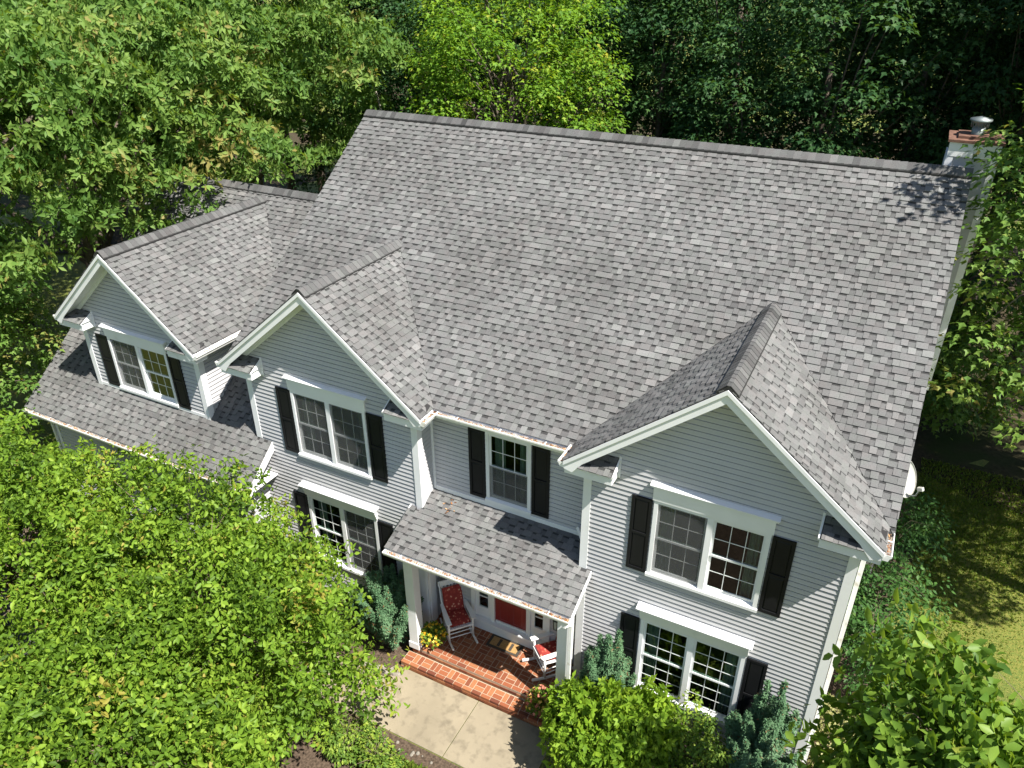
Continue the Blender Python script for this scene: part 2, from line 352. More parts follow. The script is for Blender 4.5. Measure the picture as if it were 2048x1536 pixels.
PP, PY0, PZ1, PX0, PX1 = .40, -1.0, 3.08, -4.12, .22
PZ0 = PZ1-(CY-PY0)*PP; cp, sp = 1/math.hypot(1, PP), PP/math.hypot(1, PP); pz = lambda y: PZ0+(y-PY0)*PP
roof_p = deck('porch_roof', [[(PX0, PY0, PZ0), (PX1, PY0, PZ0), (PX1, -.015, pz(-.015)), (PX0, -.015, pz(-.015))], [(-3.85, -.015, pz(-.015)), (-.0, -.015, pz(-.015)), (-.0, CY, PZ1), (-3.85, CY, PZ1)]])
def porch_clip(pl):
    y = max(p[1] for p in pl)*cp+PY0
    if y > -.01: pl = clip(clip(pl, -1, 0, 3.84+PX0) if y > .07 else pl, 1, 0, -.03-PX0)
    return pl if len(pl) > 2 else []
shingles(roof_p, (PX0, PY0, PZ0), (1, 0, 0), (0, cp, sp), PX1-PX0, (CY-PY0)/cp-.01, porch_clip, 31)

def ridge(parent, a, b, p, seed, vent=True, w=.17, shrink=0):
    """ridge vent and overlapping cap shingles along a->b over slopes of pitch p"""
    rng = random.Random(seed); a, b = Vector(a), Vector(b); d = (b-a).normalized(); L = (b-a).length; s = d.cross(Vector((0, 0, 1)))
    up = Vector((0, 0, 1)); lift = .052 if vent else .012
    prof = [(-w, -w*p), (-w*.55, -w*.55*p+.008), (-w*.2, -.012), (w*.2, -.012), (w*.55, -w*.55*p+.008), (w, -w*p)]
    if vent:
        m = MB(); q = [(-w*1.06, -w*1.06*p), (0, .0), (w*1.06, -w*1.06*p)]
        pts = [a+s*x+up*(z+lift-.006) for x, z in q] + [a+s*x+up*(z-.01) for x, z in q[::-1]]
        m.prism(pts, b-a); m.build('ridge_vent', 'vent', parent)
    k = 0
    while k*EXPO < L-.01:
        e0, e1 = k*EXPO, min((k+1)*EXPO+.02, L); m = MB(); tone = min(.9, max(.05, .38+rng.gauss(0, .1)))
        t0, t1 = lift+.014, lift+.002
        A = [a+d*e0+s*x+up*(z+t0) for x, z in prof]; B = [a+d*e1+s*x+up*(z+t1) for x, z in prof]; A2 = [v-up*.014 for v in A]
        for i in range(5):
            m.poly([A[i], A[i+1], B[i+1], B[i]], tone); m.poly([A2[i], A2[i+1], A[i+1], A[i]], tone)
        m.poly([A[0], B[0], B[0]-up*.012, A2[0]], tone); m.poly([A[5], A2[5], B[5]-up*.012, B[5]], tone)
        m.build('ridge_cap', 'shingle', parent); k += 1
ridge(main_roof, (XR+.01, YR, ZR), (XL-.01, YR, ZR), PM, 1)
for g, rf, yb in ((R_, roof_r, YE+(R_['zp']-HE)/PM), (M_, roof_m, YE+(M_['zp']-HE)/PM), (D_, roof_d, GE['ye']+(D_['zp']-GE['he'])/GE['p'])):
    ridge(rf, (g['xp'], g['yf']-.01, g['zp']), (g['xp'], yb-.02, g['zp']), g['p'], int(g['zp']*100), True, .17)
ridge(roof_g, (-8.72, GE['yr'], GE['zr']), (GE['x0'], GE['yr'], GE['zr']), GE['p'], 9)

# ------------------------------------------------------------------ walls with clapboards
SE = .109
def siding_wall(name, O, u, n, poly, holes=(), boards=True, zb=-.98, sheath=True):
    """poly = convex outline in (u, z); boards stand proud of it on the side of n"""
    O, u, n = Vector((O[0], O[1], 0)), Vector(u), Vector(n); m = MB(); P = lambda a, z, d=0: O+u*a+Vector((0, 0, z))+n*d
    us = sorted({min(p[0] for p in poly), max(p[0] for p in poly), *[h[0] for h in holes], *[h[1] for h in holes]})
    for a, b in zip(us, us[1:]):
        col_ = clip(clip(list(poly), -1, 0, -a), 1, 0, b); zs = sorted((h[2], h[3]) for h in holes if h[0] < (a+b)/2 < h[1]); z0 = -9
        for lo, hi in zs+[(99, 99)]:
            q = clip(clip(col_, 0, -1, -z0), 0, 1, lo)
            if len(q) > 2 and area(q) > 1e-4: m.prism([P(x, z, -.12) for x, z in q], n*.104)
            z0 = hi
    w = m.build(name, 'siding' if not sheath else 'inside', house)
    z = zb; zt = max(p[1] for p in poly)
    while z < zt-.01:
        q = clip(clip(list(poly), 0, -1, -z), 0, 1, z+SE)
        parts = [q]
        for h in holes:
            if h[2] < z+SE*.6 and h[3] > z+SE*.4:
                nx = []
                for r in parts:
                    nx += [clip(r, 1, 0, h[0]), clip(r, -1, 0, -h[1])]
                parts = nx
        for r in parts:
            if len(r) < 3 or area(r) < .002: continue
            vs, fs = [], []
            for a, b_, na, nb in ((0, .076, .026, .0105), (.076, .083, .0105, -.008), (.083, SE, -.008, -.009)):
                sgm = clip(clip(r, 0, -1, -(z+a)), 0, 1, z+b_)
                if len(sgm) < 3: continue
                k0 = len(vs); k = len(sgm); dep = lambda zz: na+(nb-na)*(zz-z-a)/(b_-a)
                vs += [P(x, zz, dep(zz)) for x, zz in sgm]; fs.append(tuple(range(k0, k0+k)))
                if a == 0: vs += [P(x, zz, -.012) for x, zz in sgm]; fs += [(k0+i, k0+i+k, k0+(i+1) % k+k, k0+(i+1) % k) for i in range(k) if abs(sgm[i][1]-sgm[(i+1) % k][1]) > 1e-4 or sgm[i][1] < z+.01]
            if vs: add_piece('siding_board', w, vs, fs, .5, area(r) if boards else 0)
        z += SE
    return w
def gable_poly(g, z0=GZ, x0=None):
    top = lambda x: g['zc']+(g['hw']-abs(x-g['xp']))*g['p']-.10
    return [(g['x0'], z0), (g['x1'], z0), (g['x1'], top(g['x1'])), (g['xp'], top(g['xp'])), (g['x0'], top(g['x0']))]
UZ0, UZ1, LZ0, LZ1 = 3.25, 5.0, .05, 2.05
WIN = [  # name, wall y, x0, x1, z0, z1, units, rows per sash, header(proj bottom, proj top, z top), screened units
    ('R_up', 0., 1.35, 3.41, UZ0, UZ1, 2, 2, (.03, .075, 5.36), (0,)),
    ('R_lo', 0., 1.35, 3.41, LZ0, LZ1, 2, 3, (.03, .15, 2.42), ()),
    ('M_up', .08, -7.24, -5.155, UZ0, UZ1, 2, 2, (.03, .075, 5.34), (0, 1)),
    ('M_lo', .08, -7.24, -5.155, LZ0, LZ1, 2, 3, (.03, .15, 2.40), (1,)),
    ('C_up', CY, -2.467, -1.41, UZ0+.01, 5.01, 1, 2, None, ('low',)),
    ('D_up', .10, -13.40, -11.245, 3.47, 4.99, 2, 2, (.03, .075, 5.28), (0,)),
]
hole = lambda y: [(w[2]+.03, w[3]-.03, w[4]+.03, w[5]-.03) for w in WIN if abs(w[1]-y) < .005]
DOOR = (-2.86, -.98, -.40, 1.75)
wall_r = siding_wall('gable_wall', (0, 0), (1, 0, 0), (0, -1, 0), gable_poly(R_), hole(0.))
wall_m = siding_wall('gable_wall', (0, .08), (1, 0, 0), (0, -1, 0), gable_poly(M_), hole(.08))
wall_c = siding_wall('recessed_wall', (0, CY), (1, 0, 0), (0, -1, 0), [(-3.85, GZ), (0, GZ), (0, 5.36), (-3.85, 5.36)], hole(CY)+[DOOR])
siding_wall('wall', (-3.848, 0), (0, 1, 0), (1, 0, 0), [(.08, GZ), (CY, GZ), (CY, 5.36), (.08, 5.36)])
siding_wall('wall', (0, CY), (0, -1, 0), (-1, 0, 0), [(0, GZ), (CY, GZ), (CY, 5.36), (0, 5.36)], boards=False)
wall_d = siding_wall('dormer_wall', (0, .10), (1, 0, 0), (0, -1, 0), gable_poly(D_, gy(.10)), hole(.10), zb=gy(.10)-.02)
yd = GE['ye']+(5.36-GE['he'])/GE['p']
siding_wall('dormer_wall', (D_['x1'], 0), (0, 1, 0), (1, 0, 0), [(.10, gy(.10)), (yd, 5.36), (.10, 5.36)], zb=gy(.10)-.02)
siding_wall('dormer_wall', (D_['x0'], 0), (0, -1, 0), (-1, 0, 0), [(-.10, gy(.10)), (-.10, 5.36), (-yd, 5.36)], boards=False, zb=gy(.10)-.02)
siding_wall('garage_wall', (0, -.55), (1, 0, 0), (0, -1, 0), [(-15.95, GZ), (-8.55, GZ), (-8.55, 2.75), (-15.95, 2.75)])
siding_wall('garage_wall', (-8.55, 0), (0, 1, 0), (1, 0, 0), [(-.55, GZ), (.08, GZ), (.08, gy(.08)-.1), (-.55, 2.7)])
siding_wall('garage_wall', (-15.95, 0), (0, -1, 0), (-1, 0, 0), [(.55, GZ), (.55, 2.7), (-GE['yr'], GE['zr']-.12), (-11.3, 2.7), (-11.3, GZ)], boards=False)
siding_wall('wall', (4.77, 0), (0, 1, 0), (1, 0, 0), [(0, GZ), (11.8, GZ), (11.8, HE+.2), (YR, ZR-.12), (YE, HE-.1), (0, HE-.1)], boards=False)
siding_wall('wall', (-8.7, 0), (0, -1, 0), (-1, 0, 0), [(-CY, GZ), (-CY, HE+.2), (-YR, ZR-.12), (-11.8, HE+.2), (-11.8, GZ)], boards=False)
b = MB(); b.box(-8.7, 4.77, 11.8, 11.9, GZ, HE+.25); b.build('wall', 'siding', house)
b = MB(); b.box(-15.95, -8.7, 11.2, 11.3, GZ, 2.7); b.build('garage_wall', 'siding', house)
for z, bx in ((-.42, (-8.6, 4.7, .7, 11.7)), (-.42, (0.12, 4.66, .12, .7)), (-.42, (-8.4, -3.96, .2, .7)), (2.52, (-8.6, 4.7, .7, 11.7)), (2.52, (.12, 4.66, .12, .7)), (2.52, (-8.4, -3.96, .2, .7)), (5.44, (-8.6, 4.7, .7, 11.7)), (2.52, (-14.2, -10.3, 3.0, 10))):
    b = MB(); b.box(*bx, z-.1, z); b.build('floor_slab', 'inside', house)
for x in (-3.3, .05):
    b = MB(); b.box(x, x+.1, .75, 11.6, -.42, 5.3); b.build('partition', 'inside', house)
b = MB(); b.box(-8.6, 4.7, 4.6, 4.7, -.42, 5.3); b.build('partition', 'inside', house)

# foundation, corner boards, frieze, rake boards, soffits, cornice returns
def trim(name, fn, mat='trim', parent=house, **k):
    m = MB(); fn(m); return m.build(name, mat, parent, **k)
def corner_board(x, y, z0, z1, sx, wfront=.13, wside=.13):
    def f(m):
        xa, xb = (x-wfront, x+.03) if sx > 0 else (x-.03, x+wfront)
        m.box(xa, xb, y-.036, y-.004, z0, z1)
        xs = (x+.004, x+.03) if sx > 0 else (x-.03, x-.004)
        m.box(*xs, y-.004, y+wside, z0, z1)
    trim('corner_board', f)
corner_board(4.77, 0, -1.0, 5.32, 1); corner_board(0, 0, -1.0, 5.32, -1)
corner_board(-3.848, .08, -1.0, 5.25, 1); corner_board(-8.545, .08, gy(.08), 5.25, -1)
corner_board(D_['x1'], .10, gy(.10)-.05, 5.2, 1); corner_board(D_['x0'], .10, gy(.10)-.05, 5.2, -1)
corner_board(-15.95, -.55, -1.0, 2.6, -1)
trim('corner_board', lambda m: m.box(-3.83, -3.77, CY-.034, CY-.012, pz(CY), 5.3))
trim('frieze_board', lambda m: m.box(-3.80, -.03, CY-.036, CY-.013, 5.10, 5.36))
trim('flashing_board', lambda m: m.box(-3.76, -.03, CY-.036, CY-.014, PZ1-.02, PZ1+.10))
trim('sill_board', lambda m: m.box(D_['x0']+.1, D_['x1']-.1, .10-.034, .10-.013, gy(.10)+.0, gy(.10)+.09))
def rake(g, roof):
    p, xp, hw, zc, zp, yf, yw = (g[k] for k in ('p', 'xp', 'hw', 'zc', 'zp', 'yf', 'yw')); c = 1/math.hypot(1, p); H = .25/c*c
    for sgn in (-1, 1):
        X = lambda t: xp+sgn*hw*t
        Z = lambda t: zp-(zp-zc)*t-.03
        t1 = 1.0
        trim('rake_board', lambda m: m.prism([(X(0), yf+.0, Z(0)), (X(t1), yf, Z(t1)), (X(t1), yf, Z(t1)-.16), (X(t1-.06), yf, Z(t1)-.20), (X(t1-.13), yf, Z(t1-.13)-.25), (X(0), yf, Z(0)-.25)], (0, .028, 0)), parent=roof)
        trim('shadow_board', lambda m: m.prism([(X(0), yf-.028, Z(0)+.004), (X(t1+.004), yf-.028, Z(t1)+.004), (X(t1+.004), yf-.028, Z(t1)-.075), (X(0), yf-.028, Z(0)-.075)], (0, .027, 0)), parent=roof)
        trim('soffit', lambda m: m.prism([(X(0), yf+.03, Z(0)-.17), (X(.99), yf+.03, Z(.99)-.17), (X(.99), yf+.03, Z(.99)-.185), (X(0), yf+.03, Z(0)-.185)], (0, yw-yf-.032, 0)), parent=roof)
        trim('frieze_board', lambda m: m.prism([(X(0), yw-.038, Z(0)-.186), (X(.95), yw-.038, Z(.95)-.186), (X(.95), yw-.038, Z(.95)-.31), (X(0), yw-.038, Z(0)-.31)], (0, .020, 0)), parent=roof)
        # cornice return with its own little shingled roof
        xo = X(1.0); xi = xo-sgn*.92; z0, z1, z2 = zc-.30, zc-.10, zc+.10; yq = yf+.032
        def box(m):
            m.prism([(xo, yq, z0), (xi, yq, z0), (xi, yq, z1), (xo, yq, z1)], (0, yw-yq-.002, 0))
            m.prism([(xo, yq-.02, z1-.04), (xi-sgn*.03, yq-.02, z1-.04), (xi-sgn*.03, yq-.02, z1), (xo, yq-.02, z1)], (0, .02, 0))
            m.prism([(xi, yq, z1), (xi, yw-.003, z1), (xi, yw-.003, z2+.02)], (-sgn*.03, 0, 0))
        rt = trim('cornice_return', box, parent=roof)
        L = math.hypot(yw-yq+.03, z2-z1); vv = ((0, yw-yq+.03, z2-z1))
        trim('return_deck', lambda m: m.prism([(xo, yq-.03, z1+.004), (xi, yq-.03, z1+.004), (xi, yw, z2+.004), (xo, yw, z2+.004)], (0, 0, -.012)), 'deck', roof)
        if sgn > 0: shingles(roof, (xi+.03, yq-.03, z1+.008), (1, 0, 0), vv, .60, L-.005, None, int(xo*10))
        else: shingles(roof, (xi-.63, yq-.03, z1+.008), (1, 0, 0), vv, .60, L-.005, None, int(xo*10))
        trim('flashing_board', lambda m: m.box(min(xi, xi-sgn*.04), max(xi, xi-sgn*.04), yw-.038, yw-.014, z0-.02, z2+.05), parent=roof)
for g, rf in ((R_, roof_r), (M_, roof_m), (D_, roof_d)): rake(g, rf)
# main rakes, soffits and fascias
for x, s in ((XR, 1), (XL, -1)):
    for y0, y1, z0, z1 in ((YE, YR, HE, ZR), (2*YR-YE, YR, HE, ZR)):
        trim('rake_board', lambda m: m.prism([(x, y0, z0-.03), (x, y1, z1-.03), (x, y1, z1-.24), (x, y0, z0-.24)], (-s*.03, 0, 0)), parent=main_roof)
        trim('soffit', lambda m: m.prism([(x-s*.03, y0, z0-.18), (x-s*.03, y1, z1-.18), (x-s*.03, y1, z1-.2), (x-s*.03, y0, z0-.2)], (-s*.36, 0, 0)), parent=main_roof)
trim('fascia', lambda m: m.box(M_['xp']+M_['hw'], R_['xp']-R_['hw'], YE, YE+.025, HE-.22, HE-.03), parent=main_roof)
trim('soffit', lambda m: m.box(-3.85, 0, YE+.02, CY-.04, HE-.20, HE-.185), parent=main_roof)
for g, rf, ya in ((R_, roof_r, YE), (M_, roof_m, YE), (D_, roof_d, 2.7)):
    for s in (-1, 1):
        x = g['xp']+s*g['hw']
        trim('fascia', lambda m: m.box(min(x, x-s*.025), max(x, x-s*.025), g['yf']+.03, ya, g['zc']-.22, g['zc']-.03), parent=rf)
        xw = g['x1'] if s > 0 else g['x0']
        trim('soffit', lambda m: m.box(min(x-s*.025, xw+s*.02), max(x-s*.025, xw+s*.02), g['yw']-.0, ya, g['zc']-.20, g['zc']-.185), parent=rf)
trim('fascia', lambda m: m.box(GE['x0'], GE['x1'], GE['ye'], GE['ye']+.025, GE['he']-.22, GE['he']-.03), parent=roof_g)
trim('soffit', lambda m: m.box(GE['x0']+.02, GE['x1']-.02, GE['ye']+.025, -.56, GE['he']-.22, GE['he']-.205), parent=roof_g)
trim('rake_board', lambda m: m.prism([(GE['x1'], GE['ye'], GE['he']-.02), (GE['x1'], .066, gy(.066)-.02), (GE['x1'], .066, gy(.066)-.26), (GE['x1'], GE['ye'], GE['he']-.24)], (.028, 0, 0)), parent=roof_g)
trim('soffit', lambda m: m.prism([(-8.55, -.55, 2.36), (-8.12, -.55, 2.36), (-8.12, .06, 2.36), (-8.55, .06, 2.36)], (0, 0, -.02)), parent=roof_g)
trim('rake_board', lambda m: m.prism([(GE['x0'], GE['ye'], GE['he']-.02), (GE['x0'], GE['yr'], GE['zr']-.02), (GE['x0'], GE['yr'], GE['zr']-.24), (GE['x0'], GE['ye'], GE['he']-.24)], (-.028, 0, 0)), parent=roof_g)
# porch roof trim, beam, ceiling, posts
for x, s, y1 in ((PX1, 1, -.036), (PX0, -1, .06)):
    trim('rake_board', lambda m: m.prism([(x, PY0, PZ0-.01), (x, y1, pz(y1)-.01), (x, y1, pz(y1)-.15), (x, PY0, PZ0-.15)], (s*.025, 0, 0)), parent=roof_p)
    trim('gable_panel', lambda m: m.prism([(x-s*.12, PY0+.05, PZ0-.14), (x-s*.12, y1, pz(y1)-.12), (x-s*.12, y1, PZ0-.14)], (-s*.05, 0, 0)), 'siding', parent=roof_p)
trim('fascia', lambda m: m.box(PX0, PX1, PY0, PY0+.025, PZ0-.18, PZ0-.03), parent=roof_p)
trim('beam', lambda m: m.box(PX0+.1, PX1-.1, -.86, -.62, PZ0-.34, PZ0-.07), parent=roof_p)
trim('ceiling', lambda m: m.box(-3.83, -.02, -.62, CY-.02, PZ0-.14, PZ0-.12), parent=roof_p)
def post(x, y, w=.24):
    def f(m):
        m.box(x-w/2, x+w/2, y-w/2, y+w/2, -.74, PZ0-.345)
        m.box(x-w/2-.02, x+w/2+.02, y-w/2-.02, y+w/2+.02, -.746, -.56); m.box(x-w/2-.02, x+w/2+.02, y-w/2-.02, y+w/2+.02, PZ0-.47, PZ0-.35)
    trim('porch_post', f, bevel=.006)
post(-3.78, -.62); post(-.03, -.60, .26)
trim('pilaster', lambda m: m.box(-4.1, -3.86, .03, .064, -1.0, 2.1)); trim('pilaster', lambda m: m.box(-3.815, -3.80, .10, .34, -.74, 2.1))

# ------------------------------------------------------------------ windows, shutters, door
def pane_box(x0, x1, y, z0, z1, parent, name='pane'):
    m = MB(); m.box(x0, x1, y, y+.006, z0, z1); m.build(name, 'glass', parent)
def window(nm, y, x0, x1, z0, z1, units, rows, hdr, screens):
    root = MB()                                            # the frame carries everything else
    fw, mw = .075, .11
    root.box(x0, x0+fw, y-.045, y+.06, z0+.05, z1); root.box(x1-fw, x1, y-.045, y+.06, z0+.05, z1)
    root.box(x0+fw, x1-fw, y-.045, y+.06, z1-.06, z1)
    ux = [(x0+fw, x1-fw)] if units == 1 else [(x0+fw, (x0+x1)/2-mw/2), ((x0+x1)/2+mw/2, x1-fw)]
    if units == 2: root.box((x0+x1)/2-mw/2, (x0+x1)/2+mw/2, y-.043, y+.06, z0+.05, z1-.06)
    win = root.build('window', 'trim', house)
    s = MB(); s.prism([(x0-.02, y-.075, z0-.045), (x0-.02, y-.075, z0+.02), (x0-.02, y+.05, z0+.075), (x0-.02, y+.05, z0-.045)], (x1-x0+.04, 0, 0)); s.build('sill', 'trim', win)
    if hdr:
        p0, p1, zt = hdr
        h = MB(); zb = z1+.003
        h.prism([(x0-.03, y-.014, zb), (x0-.03, y-p0-.03, zb), (x0-.03, y-p1, zt-.05), (x0-.03, y-.014, zt-.05)], (x1-x0+.06, 0, 0))
        h.box(x0-.07, x1+.07, y-p1-.03, y-.014, zt-.05, zt-.012); h.prism([(x0-.09, y-p1-.05, zt-.012), (x0-.09, y-.014, zt-.012), (x0-.09, y-.014, zt+.035), (x0-.09, y-p1-.05, zt+.0)], (x1-x0+.18, 0, 0))
        h.build('header', 'trim', win)
    zm = (z0+.075+z1-.06)/2
    for ui, (a, b_) in enumerate(ux):
        for low in (0, 1):
            lo, hi = (z0+.075, zm+.02) if low else (zm-.02, z1-.06); ys = y+.022 if low else y-.012; rw = .045
            sa = MB(); sa.box(a, a+rw, ys, ys+.03, lo, hi); sa.box(b_-rw, b_, ys, ys+.03, lo, hi); sa.box(a+rw, b_-rw, ys, ys+.03, lo, lo+rw); sa.box(a+rw, b_-rw, ys, ys+.03, hi-rw, hi)
            sash = sa.build('sash', 'trim', win)
            gx0, gx1, gz0, gz1 = a+rw, b_-rw, lo+rw, hi-rw; g = MB(); bw = .012
            for i in (1, 2): xx = gx0+(gx1-gx0)*i/3; g.box(xx-bw/2, xx+bw/2, ys+.006, ys+.022, gz0, gz1)
            for i in range(1, rows): zz = gz0+(gz1-gz0)*i/rows; g.box(gx0, gx1, ys+.008, ys+.020, zz-bw/2, zz+bw/2)
            g.build('muntin', 'trim', win)
            for i in range(3):
                for j in range(rows):
                    pane_box(gx0+(gx1-gx0)*i/3+.006, gx0+(gx1-gx0)*(i+1)/3-.006, ys+.012, gz0+(gz1-gz0)*j/rows+.006, gz0+(gz1-gz0)*(j+1)/rows-.006, win)
        if ui in screens or 'low' in screens:
            m = MB(); m.box(a+.005, b_-.005, y-.026, y-.024, z0+.08, zm+.02 if 'low' in screens else z1-.065); m.build('insect_screen', 'screen', win)
    # a pair of curtains behind the glass
    for sgn, xx in ((1, x0+.12), (-1, x1-.12)):
        m = MB(); k = 9; wv = .24
        pts = [(xx+sgn*wv*i/k, y+.16+.03*math.sin(i*2.2)) for i in range(k+1)]
        for i in range(k): m.poly([(pts[i][0], pts[i][1], z0+.02), (pts[i+1][0], pts[i+1][1], z0+.02), (pts[i+1][0], pts[i+1][1], z1-.03), (pts[i][0], pts[i][1], z1-.03)])
        m.build('curtain', 'curtain', win)
    return win
for w in WIN: window(*w)
def shutter(x0, x1, y, z0, z1):
    m = MB(); yf, yb = y-.048, y-.013; zm = z0+(z1-z0)*.52; rw = .06
    m.box(x0, x0+rw, yf, yb, z0, z1); m.box(x1-rw, x1, yf, yb, z0, z1)
    for a, b_ in ((z0, z0+rw+.02), (zm-rw/2, zm+rw/2), (z1-rw, z1)): m.box(x0+rw, x1-rw, yf, yb, a, b_)
    s = m.build('shutter', 'shutter', house, bevel=.004)
    for a, b_ in ((z0+rw+.02, zm-rw/2), (zm+rw/2, z1-rw)):
        q = MB(); xi0, xi1 = x0+rw+.001, x1-rw-.001; d = .03; a += .001; b_ -= .001
        o = [(xi0, yf+.020, a), (xi1, yf+.020, a), (xi1, yf+.020, b_), (xi0, yf+.020, b_)]; i_ = [(xi0+d, yf+.008, a+d), (xi1-d, yf+.008, a+d), (xi1-d, yf+.008, b_-d), (xi0+d, yf+.008, b_-d)]
        q.faces(o+i_, [(4, 5, 6, 7)]+[(k, (k+1) % 4, (k+1) % 4+4, k+4) for k in range(4)]); q.build('panel', 'shutter', s)
for x0, x1, y, z0, z1 in ((.93, 1.32, 0, 3.24, 4.98), (3.435, 3.82, 0, 3.24, 4.98), (.93, 1.32, 0, .03, 2.02), (3.435, 3.82, 0, .03, 2.02),
        (-7.68, -7.27, .08, 3.24, 4.98), (-5.125, -4.71, .08, 3.24, 4.98), (-7.68, -7.27, .08, .03, 2.02), (-5.125, -4.71, .08, .03, 2.02),
        (-2.88, -2.49, CY, 3.25, 4.99), (-1.387, -.99, CY, 3.25, 4.99), (-13.86, -13.43, .10, 3.46, 4.97), (-11.215, -10.80, .10, 3.46, 4.97)):
    shutter(x0, x1, y, z0, z1)
# entrance: red door, sidelights, raised sill
dm = MB(); dx0, dx1 = -2.32, -1.48
for x in (DOOR[0]-.09, dx0-.1, dx1, DOOR[1]): dm.box(x, x+.10, CY-.05, CY+.05, -.42, 1.75)
dm.box(DOOR[0]-.09, DOOR[1]+.10, CY-.06, CY+.05, 1.75, 1.95)
entr = dm.build('door_frame', 'trim', house)
m = MB(); m.box(DOOR[0]-.1, DOOR[1]+.1, CY-.10, CY-.014, -.74, -.45); m.build('riser_board', 'trim', entr)
m = MB(); m.box(DOOR[0]-.12, DOOR[1]+.12, CY-.16, CY+.04, -.45, -.405); m.build('threshold', 'trim', entr)
m = MB(); m.box(dx0, dx1, CY+.0, CY+.045, -.40, 1.75); red = m.build('door', 'door', house)
for a, b_ in ((-.28, .35), (.48, 1.6)):
    for xa, xb in ((dx0+.11, -1.95), (-1.85, dx1-.11)):
        q = MB(); d = .04; o = [(xa, CY-.001, a), (xb, CY-.001, a), (xb, CY-.001, b_), (xa, CY-.001, b_)]; i_ = [(xa+d, CY-.014, a+d), (xb-d, CY-.014, a+d), (xb-d, CY-.014, b_-d), (xa+d, CY-.014, b_-d)]
        q.faces(o+i_, [(4, 5, 6, 7)]+[(k, (k+1) % 4, (k+1) % 4+4, k+4) for k in range(4)]); q.build('panel', 'door', red)
m = MB(); m.lathe([(.0, 0), (.03, .0), (.03, .02), (.012, .03), (.03, .06), (.0, .075)], (0, 0, 0), 12)
m.v = [(dx1-.07+x, CY-z, .62+y) for x, y, z in m.v]; m.build('handle', 'galv', red, True)
m = MB(); m.box(dx0+.02, dx1-.02, CY-.03, CY-.002, -.40, -.33); m.build('kick_plate', 'trim', red)
for xa, xb in ((DOOR[0]+.01, dx0-.1), (dx1+.1, DOOR[1])):
    m = MB(); xg0, xg1 = xa+.10, xb-.09
    m.box(xa, xg0, CY-.01, CY+.035, -.40, 1.75); m.box(xg1, xb, CY-.01, CY+.035, -.40, 1.75); m.box(xg0, xg1, CY-.01, CY+.035, -.40, -.08); m.box(xg0, xg1, CY-.01, CY+.035, 1.6, 1.75)
    for k in range(1, 5): zz = -.08+1.68*k/5; m.box(xg0, xg1, CY+.0, CY+.03, zz-.012, zz+.012)
    sl = m.build('sidelight', 'trim', house)
    for k in range(5): pane_box(xg0, xg1, CY+.012, -.08+1.68*k/5+.013, -.08+1.68*(k+1)/5-.013, sl)

# ------------------------------------------------------------------ gutters, downspouts, leaf debris
def litter(pts_fn, n, seed, parent, size=.035):
    rng = random.Random(seed); m = MB()
    for i in range(n):
        c = Vector(pts_fn(rng)); a = rng.random()*6.28; s = size*rng.uniform(.5, 1.3); u = Vector((math.cos(a), math.sin(a), rng.uniform(-.5, .5))); v = Vector((-math.sin(a), math.cos(a), rng.uniform(-.5, .5)))*.6
        m.poly([c-u*s*.6, c+v*s*.5, c+u*s*.6+Vector((0, 0, .01)), c-v*s*.5], rng.random())
    tag(m.build('leaf_debris', 'debris', parent), kind='stuff')
def gutter(a, b, out, seed, deb=1.0):
    """K profile trough from a to b (upper back edge), opening outward along out"""
    a, b, o = Vector(a), Vector(b), Vector(out); up = Vector((0, 0, 1)); d = (b-a)
    prof = [(0, 0), (0, -.115), (.085, -.115), (.10, -.06), (.125, -.035), (.125, 0), (.112, 0), (.112, -.03), (.088, -.055), (.075, -.105), (.012, -.105), (.012, 0)]
    m = MB(); P = [a+o*x+up*z for x, z in prof]; Q = [p+d for p in P]; n = len(P)
    for i in range(n): m.poly([P[i], Q[i], Q[(i+1) % n], P[(i+1) % n]])
    endp = prof[:6]
    for s_, off in ((a, -1), (b, 1)): m.prism([s_+o*x+up*z for x, z in endp], d.normalized()*off*.004)
    k = max(2, int(d.length/.75))
    for i in range(k):
        c = a+d*((i+.5)/k); m.bar(c+o*.01+up*.004, c+o*.12+up*.004, .02, .006)
    g = m.build('gutter', 'gutter', house)
    if deb: litter(lambda r: a+d*(1-r.random()**1.3 if deb > 1 else r.random())+o*r.uniform(.015, .10)+up*r.uniform(-.055, -.025), int(d.length*130*deb), seed, g)
    return g
gz = HE-.045
gutter((M_['xp']+M_['hw']+.12, YE, gz), (R_['xp']-R_['hw']-.12, YE, gz), (0, -1, 0), 1, 1.3)
gutter((R_['xp']+R_['hw'], R_['yf']-.0, R_['zc']-.05), (R_['xp']+R_['hw'], 1.05, R_['zc']-.05), (1, 0, 0), 2, .9)
gutter((R_['xp']-R_['hw'], YE, R_['zc']-.05), (R_['xp']-R_['hw'], R_['yf'], R_['zc']-.05), (-1, 0, 0), 3, 2)
gutter((M_['xp']+M_['hw'], M_['yf'], M_['zc']-.05), (M_['xp']+M_['hw'], YE-.0, M_['zc']-.05), (1, 0, 0), 4, 2)
gutter((M_['xp']-M_['hw'], YE+.2, M_['zc']-.05), (M_['xp']-M_['hw'], M_['yf'], M_['zc']-.05), (-1, 0, 0), 5, .3)
gutter((D_['xp']+D_['hw'], D_['yf'], D_['zc']-.05), (D_['xp']+D_['hw'], 2.6, D_['zc']-.05), (1, 0, 0), 6, .7)
gutter((D_['xp']-D_['hw'], 2.6, D_['zc']-.05), (D_['xp']-D_['hw'], D_['yf'], D_['zc']-.05), (-1, 0, 0), 7, .3)
gutter((GE['x0'], GE['ye'], GE['he']-.045), (GE['x1'], GE['ye'], GE['he']-.045), (0, -1, 0), 8, .9)
